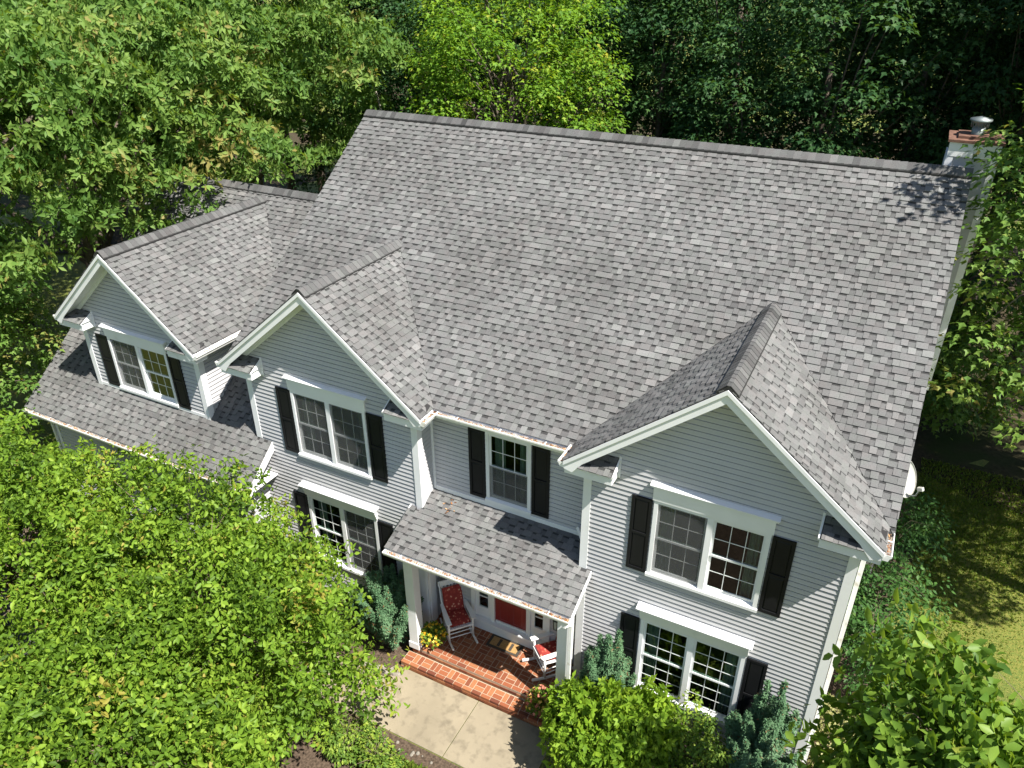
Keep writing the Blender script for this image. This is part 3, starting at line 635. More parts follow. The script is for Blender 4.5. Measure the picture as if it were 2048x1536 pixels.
gutter((PX0, PY0, PZ0-.045), (PX1, PY0, PZ0-.045), (0, -1, 0), 9, 1.2)
def downspout(pts, w=.075):
    m = MB()
    for p, q in zip(pts, pts[1:]): m.bar(p, q, w, w*.75, up=(0, 1, .01))
    for p in pts[1:-1]: m.obox(p, ((1, 0, 0), (0, 1, 0), (0, 0, 1)), (w*.52, w*.4, w*.42))
    m.build('downspout', 'gutter', house, bevel=.006)
downspout([(5.12, .55, 5.42), (5.12, .55, 5.30), (4.86, .16, 5.02), (4.86, .16, -.95)])
downspout([(.12, -1.05, 2.30), (.12, -1.05, 2.18), (.16, -.80, 2.02), (.16, -.80, -.90)])
downspout([(-16.2, -.95, 2.40), (-16.2, -.95, 2.28), (-16.0, -.62, 2.05), (-16.0, -.62, -.9)])
downspout([(-.30, CY-.10, 3.35), (-.08, CY-.25, 3.06)], .07)
litter(lambda r: (lambda x, y: Vector((x, y, pz(y)+.028)))(-3.25+r.gauss(0, .10), .22+r.gauss(0, .10)), 16, 77, roof_p, .05)

# ------------------------------------------------------------------ chimney chase
cx0, cx1, cy0, cy1, cz1 = 4.70, 5.55, 6.62, 7.5, 10.36
m = MB(); m.box(cx0, cx1, cy0, cy1, GZ, cz1); chim = m.build('chimney', 'siding', house)
for k in range(int((cz1-.3-7.2)/.16)):
    z = 7.2+k*.16; m = MB()
    m.prism([(cx0+.05, cy0-.002, z), (cx0+.05, cy0-.016, z), (cx0+.05, cy0-.003, z+.158), (cx0+.05, cy0-.002, z+.158)], (cx1-cx0-.1, 0, 0)); m.build('clapboard', 'siding', chim)
trim('corner_board', lambda m: (m.box(cx0-.03, cx0+.10, cy0-.03, cy0-.003, 7, cz1-.28), m.box(cx0-.03, cx0-.003, cy0-.003, cy1, 7, cz1-.28)), parent=chim)
trim('corner_board', lambda m: m.box(cx1-.10, cx1+.03, cy0-.03, cy0-.003, 5, cz1-.28), parent=chim)
for xa, xb in ((cx0-.02, (cx0+cx1)/2-.004), ((cx0+cx1)/2+.004, cx1+.02)): trim('frieze_panel', lambda m: m.box(xa, xb, cy0-.035, cy0-.004, cz1-.27, cz1), parent=chim)
trim('cap', lambda m: (m.box(cx0-.06, cx1+.06, cy0-.07, cy1+.05, cz1, cz1+.05), m.box(cx0+.1, cx1-.1, cy0+.1, cy1-.1, cz1+.05, cz1+.10)), 'rust', chim)
m = MB(); c = ((cx0+cx1)/2-.0, 7.05, cz1+.1); m.lathe([(.12, 0), (.12, .14), (.0, .14)], c, 18); m.lathe([(.0, .32), (.16, .29), (.17, .24), (.08, .18), (.08, .14)], c, 18); m.lathe([(.20, .26), (.20, .29), (.0, .34)], c, 18)
for k in range(18): a = k*math.pi/9; m.tube([(c[0]+.15*math.cos(a), c[1]+.15*math.sin(a), c[2]+.13), (c[0]+.16*math.cos(a), c[1]+.16*math.sin(a), c[2]+.26)], .006, 4)
m.build('flue_cap', 'galv', chim, True)

# flush the clapboards and shingles: the largest three hundred as objects, the rest joined
for kind, mat, rest in (('shingle', 'shingle', 'shingles'), ('siding_board', 'siding', 'siding')):
    L = sorted(PIECES[kind], key=lambda p: -p[0]); big = MB()
    for i, (imp, par, vs, fs, tone) in enumerate(L):
        if i < 300: mm = MB(); mm.faces(vs, fs, tone); mm.build(kind, mat, par)
        else: big.faces(vs, fs, tone)
    tag(big.build(rest, mat, house), kind='stuff')
# ------------------------------------------------------------------ ground, walk, beds
def sheet(name, pts, z, mat, kind='structure', thick=None):
    m = MB()
    if thick: m.prism([(x, y, z-thick) for x, y in pts], (0, 0, thick))
    else: m.poly([(x, y, z) for x, y in pts])
    return tag(m.build(name, mat), kind=kind)
gm = MB(); N = 60; rg = np.random.default_rng(3)
def gh(x, y):
    d = max(0, max(-19-x, x-6.5, y-13, -7-y))
    return GZ-.012 + min(1, d/8)*(.25*math.sin(x*.21)*math.cos(y*.17)+.1*math.sin(x*.6+y*.4)) - .0*d
def gi(i): t = (i/N-.5)*2; return t*(45+355*abs(t)**3)
vs = [(gi(i)-4, gi(j)+8, gh(gi(i)-4, gi(j)+8)) for j in range(N+1) for i in range(N+1)]
gm.faces(vs, [(j*(N+1)+i, j*(N+1)+i+1, (j+1)*(N+1)+i+1, (j+1)*(N+1)+i) for j in range(N) for i in range(N)])
tag(gm.build('ground', 'lawn', None, True), kind='structure')
wm = MB(); nx, ny = 46, 30; wx = np.linspace(-60, 50, nx); wy = np.linspace(13.2, 90, ny)
vs = [(x, y + (1.2*math.sin(x*.5) if j == 0 else 0), gh(x, y)+.03) for j, y in enumerate(wy) for x in wx]
wm.faces(vs, [(j*nx+i, j*nx+i+1, (j+1)*nx+i+1, (j+1)*nx+i) for j in range(ny-1) for i in range(nx-1)])
tag(wm.build('woodland_floor', 'litter', None, True), kind='structure')
sheet('planting_bed', [(-8.5, -1.5), (-3.9, -1.5), (-3.9, -.3), (-3.86, .07), (-8.5, .07)], GZ-.004, 'mulch')
sheet('planting_bed', [(.15, -9.5), (9.5, -9.5), (7.6, -2.9), (6.9, 3), (6.6, 9.5), (4.8, 9.5), (4.8, -.02), (.15, -.02)], GZ-.004, 'mulch')  # front stretch is out of view, added to darken the window reflections
sheet('planting_bed', [(-9, -4.2), (-.5, -4.6), (-.5, -2.66), (-9, -2.66)], GZ-.004, 'mulch')
sheet('driveway', [(-17, -14), (-8.7, -14), (-8.7, -.56), (-17, -.56)], GZ-.002, 'asphalt')
for a, b_ in ((-8.68, -5.3), (-5.285, -1.86), (-1.845, .05)):
    m = MB(); y1 = -1.52 if b_ < -4 else -1.095
    pts = [(a, -2.64), (b_, -2.64), (b_, -1.095 if b_ > -4 else -1.52), (a, y1)] if b_ > -1 or b_ < -4 else [(a, -2.64), (b_, -2.64), (b_, -1.095), (-3.85, -1.095), (-4.1, -1.52), (a, -1.52)]
    m.prism([(x, y, GZ-.10) for x, y in pts], (0, 0, .112)); tag(m.build('concrete_path', 'concrete', bevel=.008), kind='structure')
rs = random.Random(5)
def stone(c, r, label, seed):
    rr = random.Random(seed); m = MB(); n = 9
    for k, (s, z) in enumerate(((1, -.08), (1.0, .03), (.86, .075))):
        m.v += [(c[0]+r[0]*s*math.cos(6.283*i/n)*(1+.16*math.sin(i*2.3+seed)), c[1]+r[1]*s*math.sin(6.283*i/n)*(1+.12*math.cos(i*1.7+seed)), c[2]+z+.012*math.sin(i*3+seed)*(k > 0)) for i in range(n)]
    for k in range(2): m.f += [(k*n+i, k*n+(i+1) % n, (k+1)*n+(i+1) % n, (k+1)*n+i) for i in range(n)]; m.t += [.5]*n
    m.f.append(tuple(range(2*n, 3*n))); m.t.append(.5)
    tag(m.build('edging_stone', 'stone', bevel=.01), label, 'stone', 'stones edging the bed beside the brick steps')
stone((-3.98, -1.30, GZ), (.17, .11), 'pale edging stone touching the left end of the brick steps', 1)
stone((-4.30, -1.40, GZ), (.19, .10), 'pale edging stone second from the brick steps, below the shrub', 2)
stone((-4.68, -1.43, GZ), (.17, .09), 'pale edging stone farthest from the brick steps, half under leaves', 3)
pm = MB(); r9 = random.Random(9)
for i in range(26):
    x, y = r9.uniform(-4.6, -.9), -2.70-abs(r9.gauss(0, .22)); s = r9.uniform(.018, .05)
    pm.lathe([(0, .03*s/.03), (s*.8, s*.5), (s, 0)], (x, y, GZ), 6)
tag(pm.build('pebbles', 'pebble', None, True), 'scattered pale pebbles on the soil below the concrete path', 'pebbles', kind='stuff')

# ------------------------------------------------------------------ brick porch
porch = empty('brick_porch', (-1.9, -.3, GZ), 'red brick porch floor with one step down to the concrete path', 'porch')
m = MB(); m.box(-3.84, -.03, -.71, CY-.02, GZ-.05, -.757); m.box(-3.96, .08, -1.07, -.711, GZ-.05, -.937); m.build('mortar_base', 'mortar', porch)
rb = random.Random(4); half = {}
def brick(x0, x1, y0, y1, zt, h=.062, j=.0095):
    w, d = x1-x0-2*j, y1-y0-2*j
    if w < .03 or d < .03: return
    key = (round(w, 3), round(d, 3), h, rb.randrange(6))
    if key not in half:
        q = MB(); t = min(1, max(0, rb.gauss(.5, .22))); q.box(-w/2, w/2, -d/2, d/2, -h, 0, t); half[key] = q.mesh('brick', 'brick')
    o = link('brick', half[key], porch, ((x0+x1)/2, (y0+y1)/2, zt+rb.uniform(-.002, .002)))
def weave(xa, xb, ya, yb, zt, c):
    nx, ny = round((xb-xa)/c), round((yb-ya)/c); cx, cy_ = (xb-xa)/nx, (yb-ya)/ny
    for j in range(ny):
        for i in range(nx):
            x, y = xa+i*cx, ya+j*cy_
            if (i+j) % 2: brick(x, x+cx/2, y, y+cy_, zt); brick(x+cx/2, x+cx, y, y+cy_, zt)
            else: brick(x, x+cx, y, y+cy_/2, zt); brick(x, x+cx, y+cy_/2, y+cy_, zt)
weave(-3.83, -.04, -.60, CY-.04, -.75, .237)
weave(-3.95, .07, -.98, -.73, -.93, .237)
for i in range(16): brick(-3.85+i*.2385, -3.85+(i+1)*.2385, -.715, -.60, -.747, .07)
for i in range(17): brick(-3.97+i*.2385, -3.97+(i+1)*.2385, -1.085, -.98, -.927, .07)
m = MB()
for zt in (-1.005, -1.075):
    for i in range(18): x = -3.98+i*.225+(.11 if zt > -1.04 else 0); m.box(x+.006, min(x+.219, .07), -1.082, -1.06, zt-.06, zt, rb.random())
for i in range(18): x = -3.86+i*.213; m.box(x+.006, x+.207, -.722, -.69, -.89, -.825, rb.random())
tag(m.build('riser_bricks', 'brick', porch), kind='stuff')
mt = empty('doormat', (-1.92, .37, -.75), 'dark bordered tan coir doormat in front of the red door', 'doormat')
m = MB(); m.box(-2.34, -1.50, .12, .50, -.748, -.735); m.build('base', 'matdark', mt)
m = MB(); m.box(-2.27, -1.57, .18, .44, -.736, -.731); m.build('pile', 'mat', mt)
for x in (-2.06, -1.75):
    m = MB(); m.box(x-.035, x+.035, .20, .42, -.7315, -.729); m.build('printed_band', 'matdark', mt)

# ------------------------------------------------------------------ rocking chairs
def rocking_chair(loc, rz, label, tilt=0):
    t = empty('rocking_chair', loc, label, 'rocking chair', 'porch rocking chairs', rz)   # local: +y forward
    w = .27
    for s in (-1, 1):
        m = MB(); pts = [(s*w, -.46+.98*k/10, .02+.16*((k/10-.45)**2)*1.6) for k in range(11)]
        for p, q in zip(pts, pts[1:]): m.bar(p, q, .035, .045)
        m.build('rocker', 'white', t)
        m = MB(); m.tube([(s*w, .24, .05), (s*w, .24, .40), (s*w, .25, .62)], [.022, .026, .02], 8); m.build('front_leg', 'white', t, True)
        m = MB(); m.tube([(s*(w-.03), -.22, .06), (s*(w-.03), -.25, .42), (s*(w-.02), -.36, .80), (s*(w-.02), -.46, 1.14)], [.022, .026, .022, .018], 8); m.build('back_post', 'white', t, True)
        m = MB(); m.prism([(s*(w-.05), -.32, .63), (s*(w+.02), -.32, .63), (s*(w+.06), .12, .63), (s*(w+.06), .33, .63), (s*(w-.05), .33, .63)], (0, 0, .028)); m.build('armrest', 'white', t, bevel=.008)
        for z in (.16, .26):
            m = MB(); m.tube([(s*w, .24, z), (s*(w-.03), -.22, z)], .012, 6); m.build('stretcher', 'white', t, True)
    for z in (.15, .27):
        m = MB(); m.tube([(-w, .24, z), (w, .24, z)], .013, 6); m.build('stretcher', 'white', t, True)
    for k in range(11):
        x = -w+.03+k*(2*w-.06)/10; m = MB(); m.bar((x, .28, .425), (x, -.26, .385), .038, .016); m.build('seat_slat', 'white', t)
    m = MB(); m.bar((-w, .25, .40), (w, .25, .40), .03, .045); m.bar((-w+.03, -.24, .37), (w-.03, -.24, .37), .03, .045); m.build('seat_rail', 'white', t)
    m = MB(); m.bar((-w-.01, -.455, 1.11), (w+.01, -.455, 1.11), .028, .13, up=(0, -.28, 1)); m.build('top_rail', 'white', t, bevel=.01)
    for k in range(6):
        x = -w+.075+k*(2*w-.15)/5; m = MB(); m.bar((x, -.25, .44), (x, -.445, 1.07), .04, .014, up=(0, 1, .3)); m.build('back_slat', 'white', t)
    def cushion(name, o, ux, uy, sx, sy, th):
        m = MB(); n = 10; ux, uy, o = Vector(ux), Vector(uy).normalized(), Vector(o); nz = ux.cross(uy)
        for side in (1, -1):
            b = len(m.v)
            for j in range(n+1):
                for i in range(n+1):
                    a, c = 2*i/n-1, 2*j/n-1; e = (1-abs(a)**6)*(1-abs(c)**6); tuft = 1-.25*math.exp(-((abs(a)-.45)**2+(abs(c)-.45)**2)/.02)
                    m.v.append(tuple(o+ux*sx*a*(1-.02*(1-e))+uy*sy*c+nz*side*th*(e**.5)*tuft))
            m.f += [((b+j*(n+1)+i, b+j*(n+1)+i+1, b+(j+1)*(n+1)+i+1, b+(j+1)*(n+1)+i) if side > 0 else (b+j*(n+1)+i, b+(j+1)*(n+1)+i, b+(j+1)*(n+1)+i+1, b+j*(n+1)+i+1)) for j in range(n) for i in range(n)]
            m.t += [.5]*(n*n)
        m.build(name, 'cushion', t, True)
    t.scale = (1.1, 1.1, 1.08)
    cushion('seat_cushion', (0, .0, .465), (1, 0, 0), (0, 1, .07), .235, .255, .045)
    cushion('back_cushion', (0, -.29, .76), (1, 0, 0), (0, -.30, 1), .225, .30, .045)
    return t
rocking_chair((-3.12, .16, -.75), math.atan2(-.75, -.66), 'white rocking chair with red floral cushions left of the red door')
rocking_chair((-.72, .26, -.75), math.atan2(.66, -.75), 'white rocking chair with red floral cushions behind the right porch post')

# lantern on the right post
ln = empty('wall_lantern', (-.20, -.52, 1.45), 'black metal lantern mounted on the right porch post', 'lantern')
m = MB(); c = (-.27, -.52, 1.42); m.lathe([(.0, .34), (.03, .32), (.085, .26), (.085, .25)], c, 6); m.lathe([(.07, 0), (.075, .02), (.02, -.05), (.0, -.07)], c, 6)
for k in range(6): a = k*math.pi/3; m.tube([(c[0]+.065*math.cos(a), c[1]+.065*math.sin(a), c[2]), (c[0]+.078*math.cos(a), c[1]+.078*math.sin(a), c[2]+.25)], .007, 5)
m.tube([(c[0], c[1], c[2]+.34), (c[0], c[1], c[2]+.40), (c[0]+.06, c[1], c[2]+.42), (-.165, c[1], c[2]+.30)], .009, 6); m.build('cage', 'black', ln)
m = MB(); m.lathe([(.06, .0), (.07, .25)], c, 6); m.build('glass_body', 'lampglass', ln)
m = MB(); m.box(-.175, -.163, -.57, -.47, 1.62, 1.80); m.build('back_plate', 'black', ln)

# satellite dish on the right wall
ds = empty('satellite_dish', (4.8, 2.2, 5.0), 'grey satellite dish on a mast beside the right edge of the roof', 'satellite dish')
m = MB(); ax = Vector((.80, -.42, .42)).normalized(); sx_ = ax.cross(Vector((0, 0, 1))).normalized(); sy_ = sx_.cross(ax); c = Vector((5.22, 2.3, 5.26)); n = 28
rings = [(0, .0), (.12, .008), (.22, .026), (.30, .05), (.345, .068), (.352, .078), (.345, .080)]
for r, h in rings: m.v += [tuple(c+ax*h+(sx_*math.cos(6.2832*k/n)*r*.92+sy_*math.sin(6.2832*k/n)*r)) for k in range(n)]
for i in range(len(rings)-1):
    m.f += [(i*n+k, i*n+(k+1) % n, (i+1)*n+(k+1) % n, (i+1)*n+k) for k in range(n)]; m.t += [.5]*n
o = m.build('reflector', 'dish', ds, True); so = o.modifiers.new('solid', 'SOLIDIFY'); so.thickness = .008
m = MB(); m.tube([c-sy_*.33, c+ax*.2-sy_*.32, c+ax*.30-sy_*.2], .014, 6); m.build('feed_arm', 'galv', ds)
m = MB(); m.obox(c+ax*.32-sy_*.18, (ax, sx_, sy_), (.05, .035, .035)); m.build('feed_horn', 'dish', ds, bevel=.01)
m = MB(); m.tube([c-ax*.02, c-ax*.12, (5.22, 2.35, 4.6), (4.80, 2.35, 4.3)], .022, 8); m.build('mast', 'galv', ds, True)

# ------------------------------------------------------------------ foliage toolkit
def norm(a): return a/np.maximum(np.linalg.norm(a, axis=1, keepdims=True), 1e-9)
TPL = {
    'kite': (np.array([(0, 0, 0), (.26, .45, .05), (0, 1, -.04), (-.26, .45, .05)]), [(0, 1, 2), (0, 2, 3)]),
    'narrow': (np.array([(0, 0, 0), (.19, .5, .04), (0, 1, -.06), (-.19, .5, .04)]), [(0, 1, 2), (0, 2, 3)]),
    'ovate': (np.array([(0, 0, 0), (.27, .32, .07), (.20, .70, .05), (0, 1, -.09), (-.20, .70, .05), (-.27, .32, .07), (0, .36, -.01), (0, .70, -.02)]), [(0, 1, 6), (1, 2, 7, 6), (2, 3, 7), (0, 6, 5), (5, 6, 7, 4), (4, 7, 3)]),
    'leaf': (np.array([(0, 0, 0), (.25, .34, .06), (.19, .68, .04), (0, 1, -.10), (-.19, .68, .04), (-.25, .34, .06)]), [(0, 1, 2, 3), (0, 3, 4, 5)]),
    'lobed': (np.array([(0, 0, 0), (.46, .30, .02), (.17, .50, .05), (0, 1, -.08), (-.17, .50, .05), (-.46, .30, .02)]), [(0, 1, 2), (0, 2, 3), (0, 3, 4), (0, 4, 5)]),
    'oak': (np.array([(0, 0, 0), (.20, .34, .03), (.10, .46, .03), (.24, .72, .0), (0, 1, -.10), (-.24, .72, .0), (-.10, .46, .03), (-.20, .34, .03)]), [(0, 1, 2, 6, 7), (2, 3, 4, 5, 6)]),
}
def leaf_mesh(name, mat, pos, tip, nrm, size, tone, tpl):
    V, F = TPL[tpl]; N, k = len(pos), len(V)
    tip = norm(tip); side = norm(np.cross(tip, nrm)); n = np.cross(side, tip)
    co = (pos[:, None, :] + size[:, None, None]*(V[None, :, 0:1]*side[:, None, :] + V[None, :, 1:2]*tip[:, None, :] + V[None, :, 2:3]*n[:, None, :])).reshape(-1, 3)
    idx = np.concatenate([np.array(f) for f in F]); lens = np.array([len(f) for f in F])
    li = (idx[None, :] + (np.arange(N)*k)[:, None]).ravel(); tot = np.tile(lens, N); st = np.concatenate([[0], np.cumsum(tot)[:-1]])
    me = bpy.data.meshes.new(name); me.vertices.add(N*k); me.vertices.foreach_set('co', co.astype(np.float32).ravel())
    me.loops.add(len(li)); me.loops.foreach_set('vertex_index', li.astype(np.int32)); me.polygons.add(len(tot)); me.polygons.foreach_set('loop_start', st.astype(np.int32))
    me.update(calc_edges=True); a = me.attributes.new('tone', 'FLOAT', 'FACE'); a.data.foreach_set('value', np.repeat(np.clip(tone, 0, 1), len(F)).astype(np.float32))
    me.materials.append(M[mat]); return me
def sprays(rng, cents, crad, nper, flat=.35, droop=.3, jit=.4):
    """leaves laid out in flattened domes round each centre"""
    Mn = len(cents); N = Mn*nper; c = np.repeat(cents, nper, 0); r = np.repeat(crad, nper)[:, None]
    a = rng.random(N)*2*np.pi; rr = np.sqrt(rng.random(N)); h = rng.normal(0, .5, N)*flat
    pos = c + r*np.stack([np.cos(a)*rr, np.sin(a)*rr, h-droop*rr**2], 1)
    tip = np.stack([np.cos(a), np.sin(a), -.25-.4*rr], 1)+rng.normal(0, jit, (N, 3)); nrm = np.stack([.45*np.cos(a)*rr, .45*np.sin(a)*rr, np.ones(N)], 1)+rng.normal(0, .3, (N, 3))
    return pos, tip, nrm, np.repeat(np.arange(Mn), nper)
def rosette(rng, pos, axis, k, spread=1.0):
    N = len(pos); ax = norm(axis); ref = norm(rng.normal(0, 1, (N, 3))); u = norm(np.cross(ax, ref)); v = np.cross(ax, u)
    P = np.repeat(pos, k, 0); a = np.tile(np.arange(k)*2*np.pi/k, N)+rng.normal(0, .25, N*k)
    U, V_, A = np.repeat(u, k, 0), np.repeat(v, k, 0), np.repeat(ax, k, 0)
    tip = spread*(np.cos(a)[:, None]*U+np.sin(a)[:, None]*V_)+A*rng.uniform(.1, .8, (N*k, 1)); tip[:, 2] -= .18
    return P, tip, A+rng.normal(0, .25, (N*k, 3))
def crown_centres(rng, n, rad, inner=.45, zlo=-.75, lump=.22, seed=0):
    d = norm(rng.normal(0, 1, (n*3, 3))); d = d[d[:, 2] > zlo][:n]; n = len(d)
    k = norm(rng.normal(0, 1, (7, 3))); ph = rng.random(7)*6.28; L = 1+lump*sum(np.sin(4.2*(d@k[i])+ph[i]) for i in range(7))/2.2
    r = (inner + (1-inner)*rng.random(n)**.45)*L
    return d*r[:, None]*np.array(rad)
def limbs(m, base, fork, ends, r0, rng, seed=0):
    rr = random.Random(seed); base, fork = Vector(base), Vector(fork)
    k = 6; ax = [base.lerp(fork, i/k)+Vector((rr.gauss(0, .06), rr.gauss(0, .06), 0))*(i > 0) for i in range(k+1)]
    m.tube(ax, [r0*(1.35 if i == 0 else 1-.55*i/k) for i in range(k+1)], 10)
    for e in ends:
        e = Vector([float(v) for v in e]); t = rr.uniform(.45, .98); s = base.lerp(fork, t); q = s.lerp(e, .5)+Vector((rr.gauss(0, .2), rr.gauss(0, .2), rr.uniform(0, .5)))
        r = r0*(1-.55*t)*rr.uniform(.25, .5); m.tube([s, s.lerp(q, .5)+Vector((0, 0, .12)), q, q.lerp(e, .5), e], [r, r*.8, r*.55, r*.35, r*.12], 6, False)
def tree(name, label, cat, base, centre, rad, ncl, nper, crad, leaf, tpl, mat, seed, bark='bark', r0=.2, ros=0, flat=.35, droop=.3, extra=(), group=None, inner=.45, zlo=-.75, nl=40, lump=.22, tonesd=.16, jit=.4, part='crown', loose=.12):
    rng = np.random.default_rng(seed); root = empty(name, base, label, cat, group); base_v = np.array(base)
    C = crown_centres(rng, ncl, rad, inner, zlo, lump) + np.array(centre) - base_v
    if len(extra): C = np.concatenate([C, np.array(extra)-base_v])
    cr = rng.uniform(.65, 1.25, len(C))*crad
    pos, tip, nrm, ci = sprays(rng, C, cr, nper, flat, droop, jit)
    ct = rng.normal(.5, tonesd, len(C)); tn = ct[ci]
    if ros:
        pos, tip, nrm = rosette(rng, pos, tip+nrm*.9, ros); tn = np.repeat(tn, ros); pos = pos+rng.normal(0, leaf*loose, pos.shape)
    size = leaf*rng.uniform(.65, 1.25, len(pos)); tn = tn+rng.normal(0, .14, len(pos))+(rng.random(len(pos)) < .012)*.6
    me = leaf_mesh(part, mat, pos, tip, nrm, size, tn, tpl)
    crown = link(part, me, root, base)
    m = MB(); top = np.array(centre)-base_v
    sel = rng.choice(len(C), min(nl, len(C)), False)
    limbs(m, (0, 0, -.15), (top[0]*.9, top[1]*.9, top[2]+rad[2]*.25), C[sel], r0, rng, seed)
    tm = m.mesh('trunk', bark, (0, 0, 0), True); link('trunk', tm, root, base)
    return root
def copy_tree(root, loc, rz, sc, label, group):
    r = root.copy(); col.objects.link(r); r.location = loc; r.rotation_euler = (0, 0, rz); r.scale = (sc[0], sc[0], sc[1]); tag(r, label)
    if group: r['group'] = group
    for ch in root.children:
        c = ch.copy(); col.objects.link(c); c.parent = r
    return r

# ------------------------------------------------------------------ trees
G0 = GZ
tree('oak_tree', 'large bright green oak overhanging the left end of the garage roof', 'tree', (-18.9, 3.0, G0), (-18.2, 4.2, 9.6), (5.2, 5.4, 4.6), 430, 30, .85, .24, 'narrow', 'oak', 101, r0=.36, ros=6, flat=.28, droop=.35, nl=22,
     extra=[(-14.6, 4.6, 8.9), (-14.2, 4.9, 9.3), (-15.0, 3.6, 8.3), (-15.2, 2.8, 7.9), (-14.9, 5.4, 9.6), (-15.8, 2.2, 7.4), (-16.3, 1.8, 6.9)])
tree('oak_tree', 'tall oak behind the garage, second from the left edge, bright layered foliage', 'tree', (-20.5, 13.0, G0), (-20.0, 12.6, 10.6), (6.3, 5.5, 5.8), 430, 30, .95, .25, 'narrow', 'oak', 102, r0=.38, ros=6, flat=.28, droop=.35, nl=22)
oak3 = tree('oak_tree', 'oak at the upper left corner of the photo', 'tree', (-29.5, 6.5, G0), (-28.5, 6.5, 10.2), (6.5, 6, 6.2), 360, 30, 1.0, .26, 'narrow', 'oak', 103,  r0=.36, ros=6, flat=.28, droop=.35, nl=22, inner=.3)
tree('maple_tree', 'yellow green maple rising behind the middle of the main ridge', 'tree', (-9.6, 16.2, G0), (-9.7, 15.2, 9.2), (4.1, 3.8, 5.6), 440, 80, .72, .155, 'lobed', 'maple', 104, r0=.28, flat=.45, droop=.45, nl=60, tonesd=.18, inner=.4, lump=.22)
tree('maple_tree', 'low leafy maple left of the garage gable', 'tree', (-19.2, -1.2, G0), (-19.0, -.6, 4.2), (2.6, 2.6, 3.4), 190, 70, .6, .15, 'lobed', 'oak', 105, r0=.16, flat=.4, droop=.4, nl=30)
tree('maple_tree', 'low leafy maple at the left edge below the oak', 'tree', (-21.5, -3.6, G0), (-21.6, -2.6, 4.6), (3.3, 3.2, 4.2), 220, 70, .7, .16, 'lobed', 'oak', 106, r0=.18, flat=.4, droop=.4, nl=30)
# right of the house: one big maple beside the chimney
tree('maple_tree', 'maple beside the chimney shading the right end of the roof', 'tree', (10.6, 8.2, G0), (10.2, 7.9, 11.0), (3.8, 3.6, 4.8), 260, 80, .72, .16, 'lobed', 'oak', 107, r0=.26, flat=.4, droop=.4, nl=50,
     extra=[(6.9, 5.0, 13.3), (7.4, 5.3, 13.8), (7.8, 5.0, 14.2), (7.2, 5.7, 13.0), (6.6, 5.4, 12.8), (8.2, 5.6, 13.6), (7.0, 6.2, 12.2), (5.55, 6.0, 10.45), (5.75, 5.95, 10.0), (5.75, 5.85, 9.5), (6.0, 5.8, 9.35), (5.9, 6.0, 10.4), (5.75, 5.75, 9.1), (6.2, 5.6, 8.9), (5.7, 6.1, 10.75), (6.1, 6.4, 9.7), (6.3, 6.2, 9.2), (6.0, 6.7, 10.1), (6.5, 5.8, 8.7), (6.3, 6.9, 9.0), (6.7, 6.2, 8.2), (6.9, 5.6, 7.2), (7.1, 5.3, 6.6), (7.3, 5.6, 6.0), (7.4, 4.9, 5.5), (5.75, 5.6, 8.6), (5.85, 5.4, 8.0), (6.0, 5.1, 7.3), (6.1, 5.3, 6.6), (5.9, 5.5, 5.9)])
# woods: three shared tree shapes copied through the wood
GW = 'shaded trees of the wood behind the house'
def woods(kind_root, spots, label):
    for i, (x, y, s, h, a) in enumerate(spots): copy_tree(kind_root, (x, y, G0), a, (s, h), label, GW)
lab = 'dark green tree standing in the dense wood behind the house'
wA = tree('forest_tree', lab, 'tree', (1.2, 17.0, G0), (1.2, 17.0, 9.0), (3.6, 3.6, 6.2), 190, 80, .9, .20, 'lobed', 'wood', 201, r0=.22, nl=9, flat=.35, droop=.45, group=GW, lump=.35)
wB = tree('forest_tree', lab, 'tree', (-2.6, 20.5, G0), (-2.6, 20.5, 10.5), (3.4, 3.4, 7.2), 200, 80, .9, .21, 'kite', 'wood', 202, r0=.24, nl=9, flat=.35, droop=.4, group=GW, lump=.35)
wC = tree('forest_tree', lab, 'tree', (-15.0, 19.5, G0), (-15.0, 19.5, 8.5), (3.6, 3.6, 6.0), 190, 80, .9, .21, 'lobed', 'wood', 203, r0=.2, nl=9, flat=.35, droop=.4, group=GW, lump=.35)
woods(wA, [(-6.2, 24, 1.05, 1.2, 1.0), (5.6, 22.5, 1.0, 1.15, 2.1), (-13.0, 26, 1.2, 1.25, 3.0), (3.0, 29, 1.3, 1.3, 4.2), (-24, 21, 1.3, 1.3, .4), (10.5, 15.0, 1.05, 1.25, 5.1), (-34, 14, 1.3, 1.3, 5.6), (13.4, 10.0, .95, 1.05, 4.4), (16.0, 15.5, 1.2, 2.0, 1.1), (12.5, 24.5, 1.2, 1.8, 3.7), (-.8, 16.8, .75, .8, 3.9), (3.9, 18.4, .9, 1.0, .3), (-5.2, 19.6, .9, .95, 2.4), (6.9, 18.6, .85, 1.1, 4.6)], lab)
woods(wB, [(-9.5, 29, 1.2, 1.1, .7), (.2, 24.5, 1.1, 1.1, 2.5), (-18.5, 25, 1.15, 1.1, 3.6), (7.8, 27.5, 1.3, 1.15, 1.4), (-29, 17, 1.3, 1.1, 2.2), (9.3, 20.5, 1.2, 1.3, 3.3), (-4.5, 33, 1.4, 1.15, 5.0), (-38, 6, 1.4, 1.1, .2), (15.5, 20.5, 1.3, 1.9, 2.9), (17.5, 10.8, 1.1, 1.8, 2.9), (7.5, 32, 1.4, 1.7, 1.2)], lab)
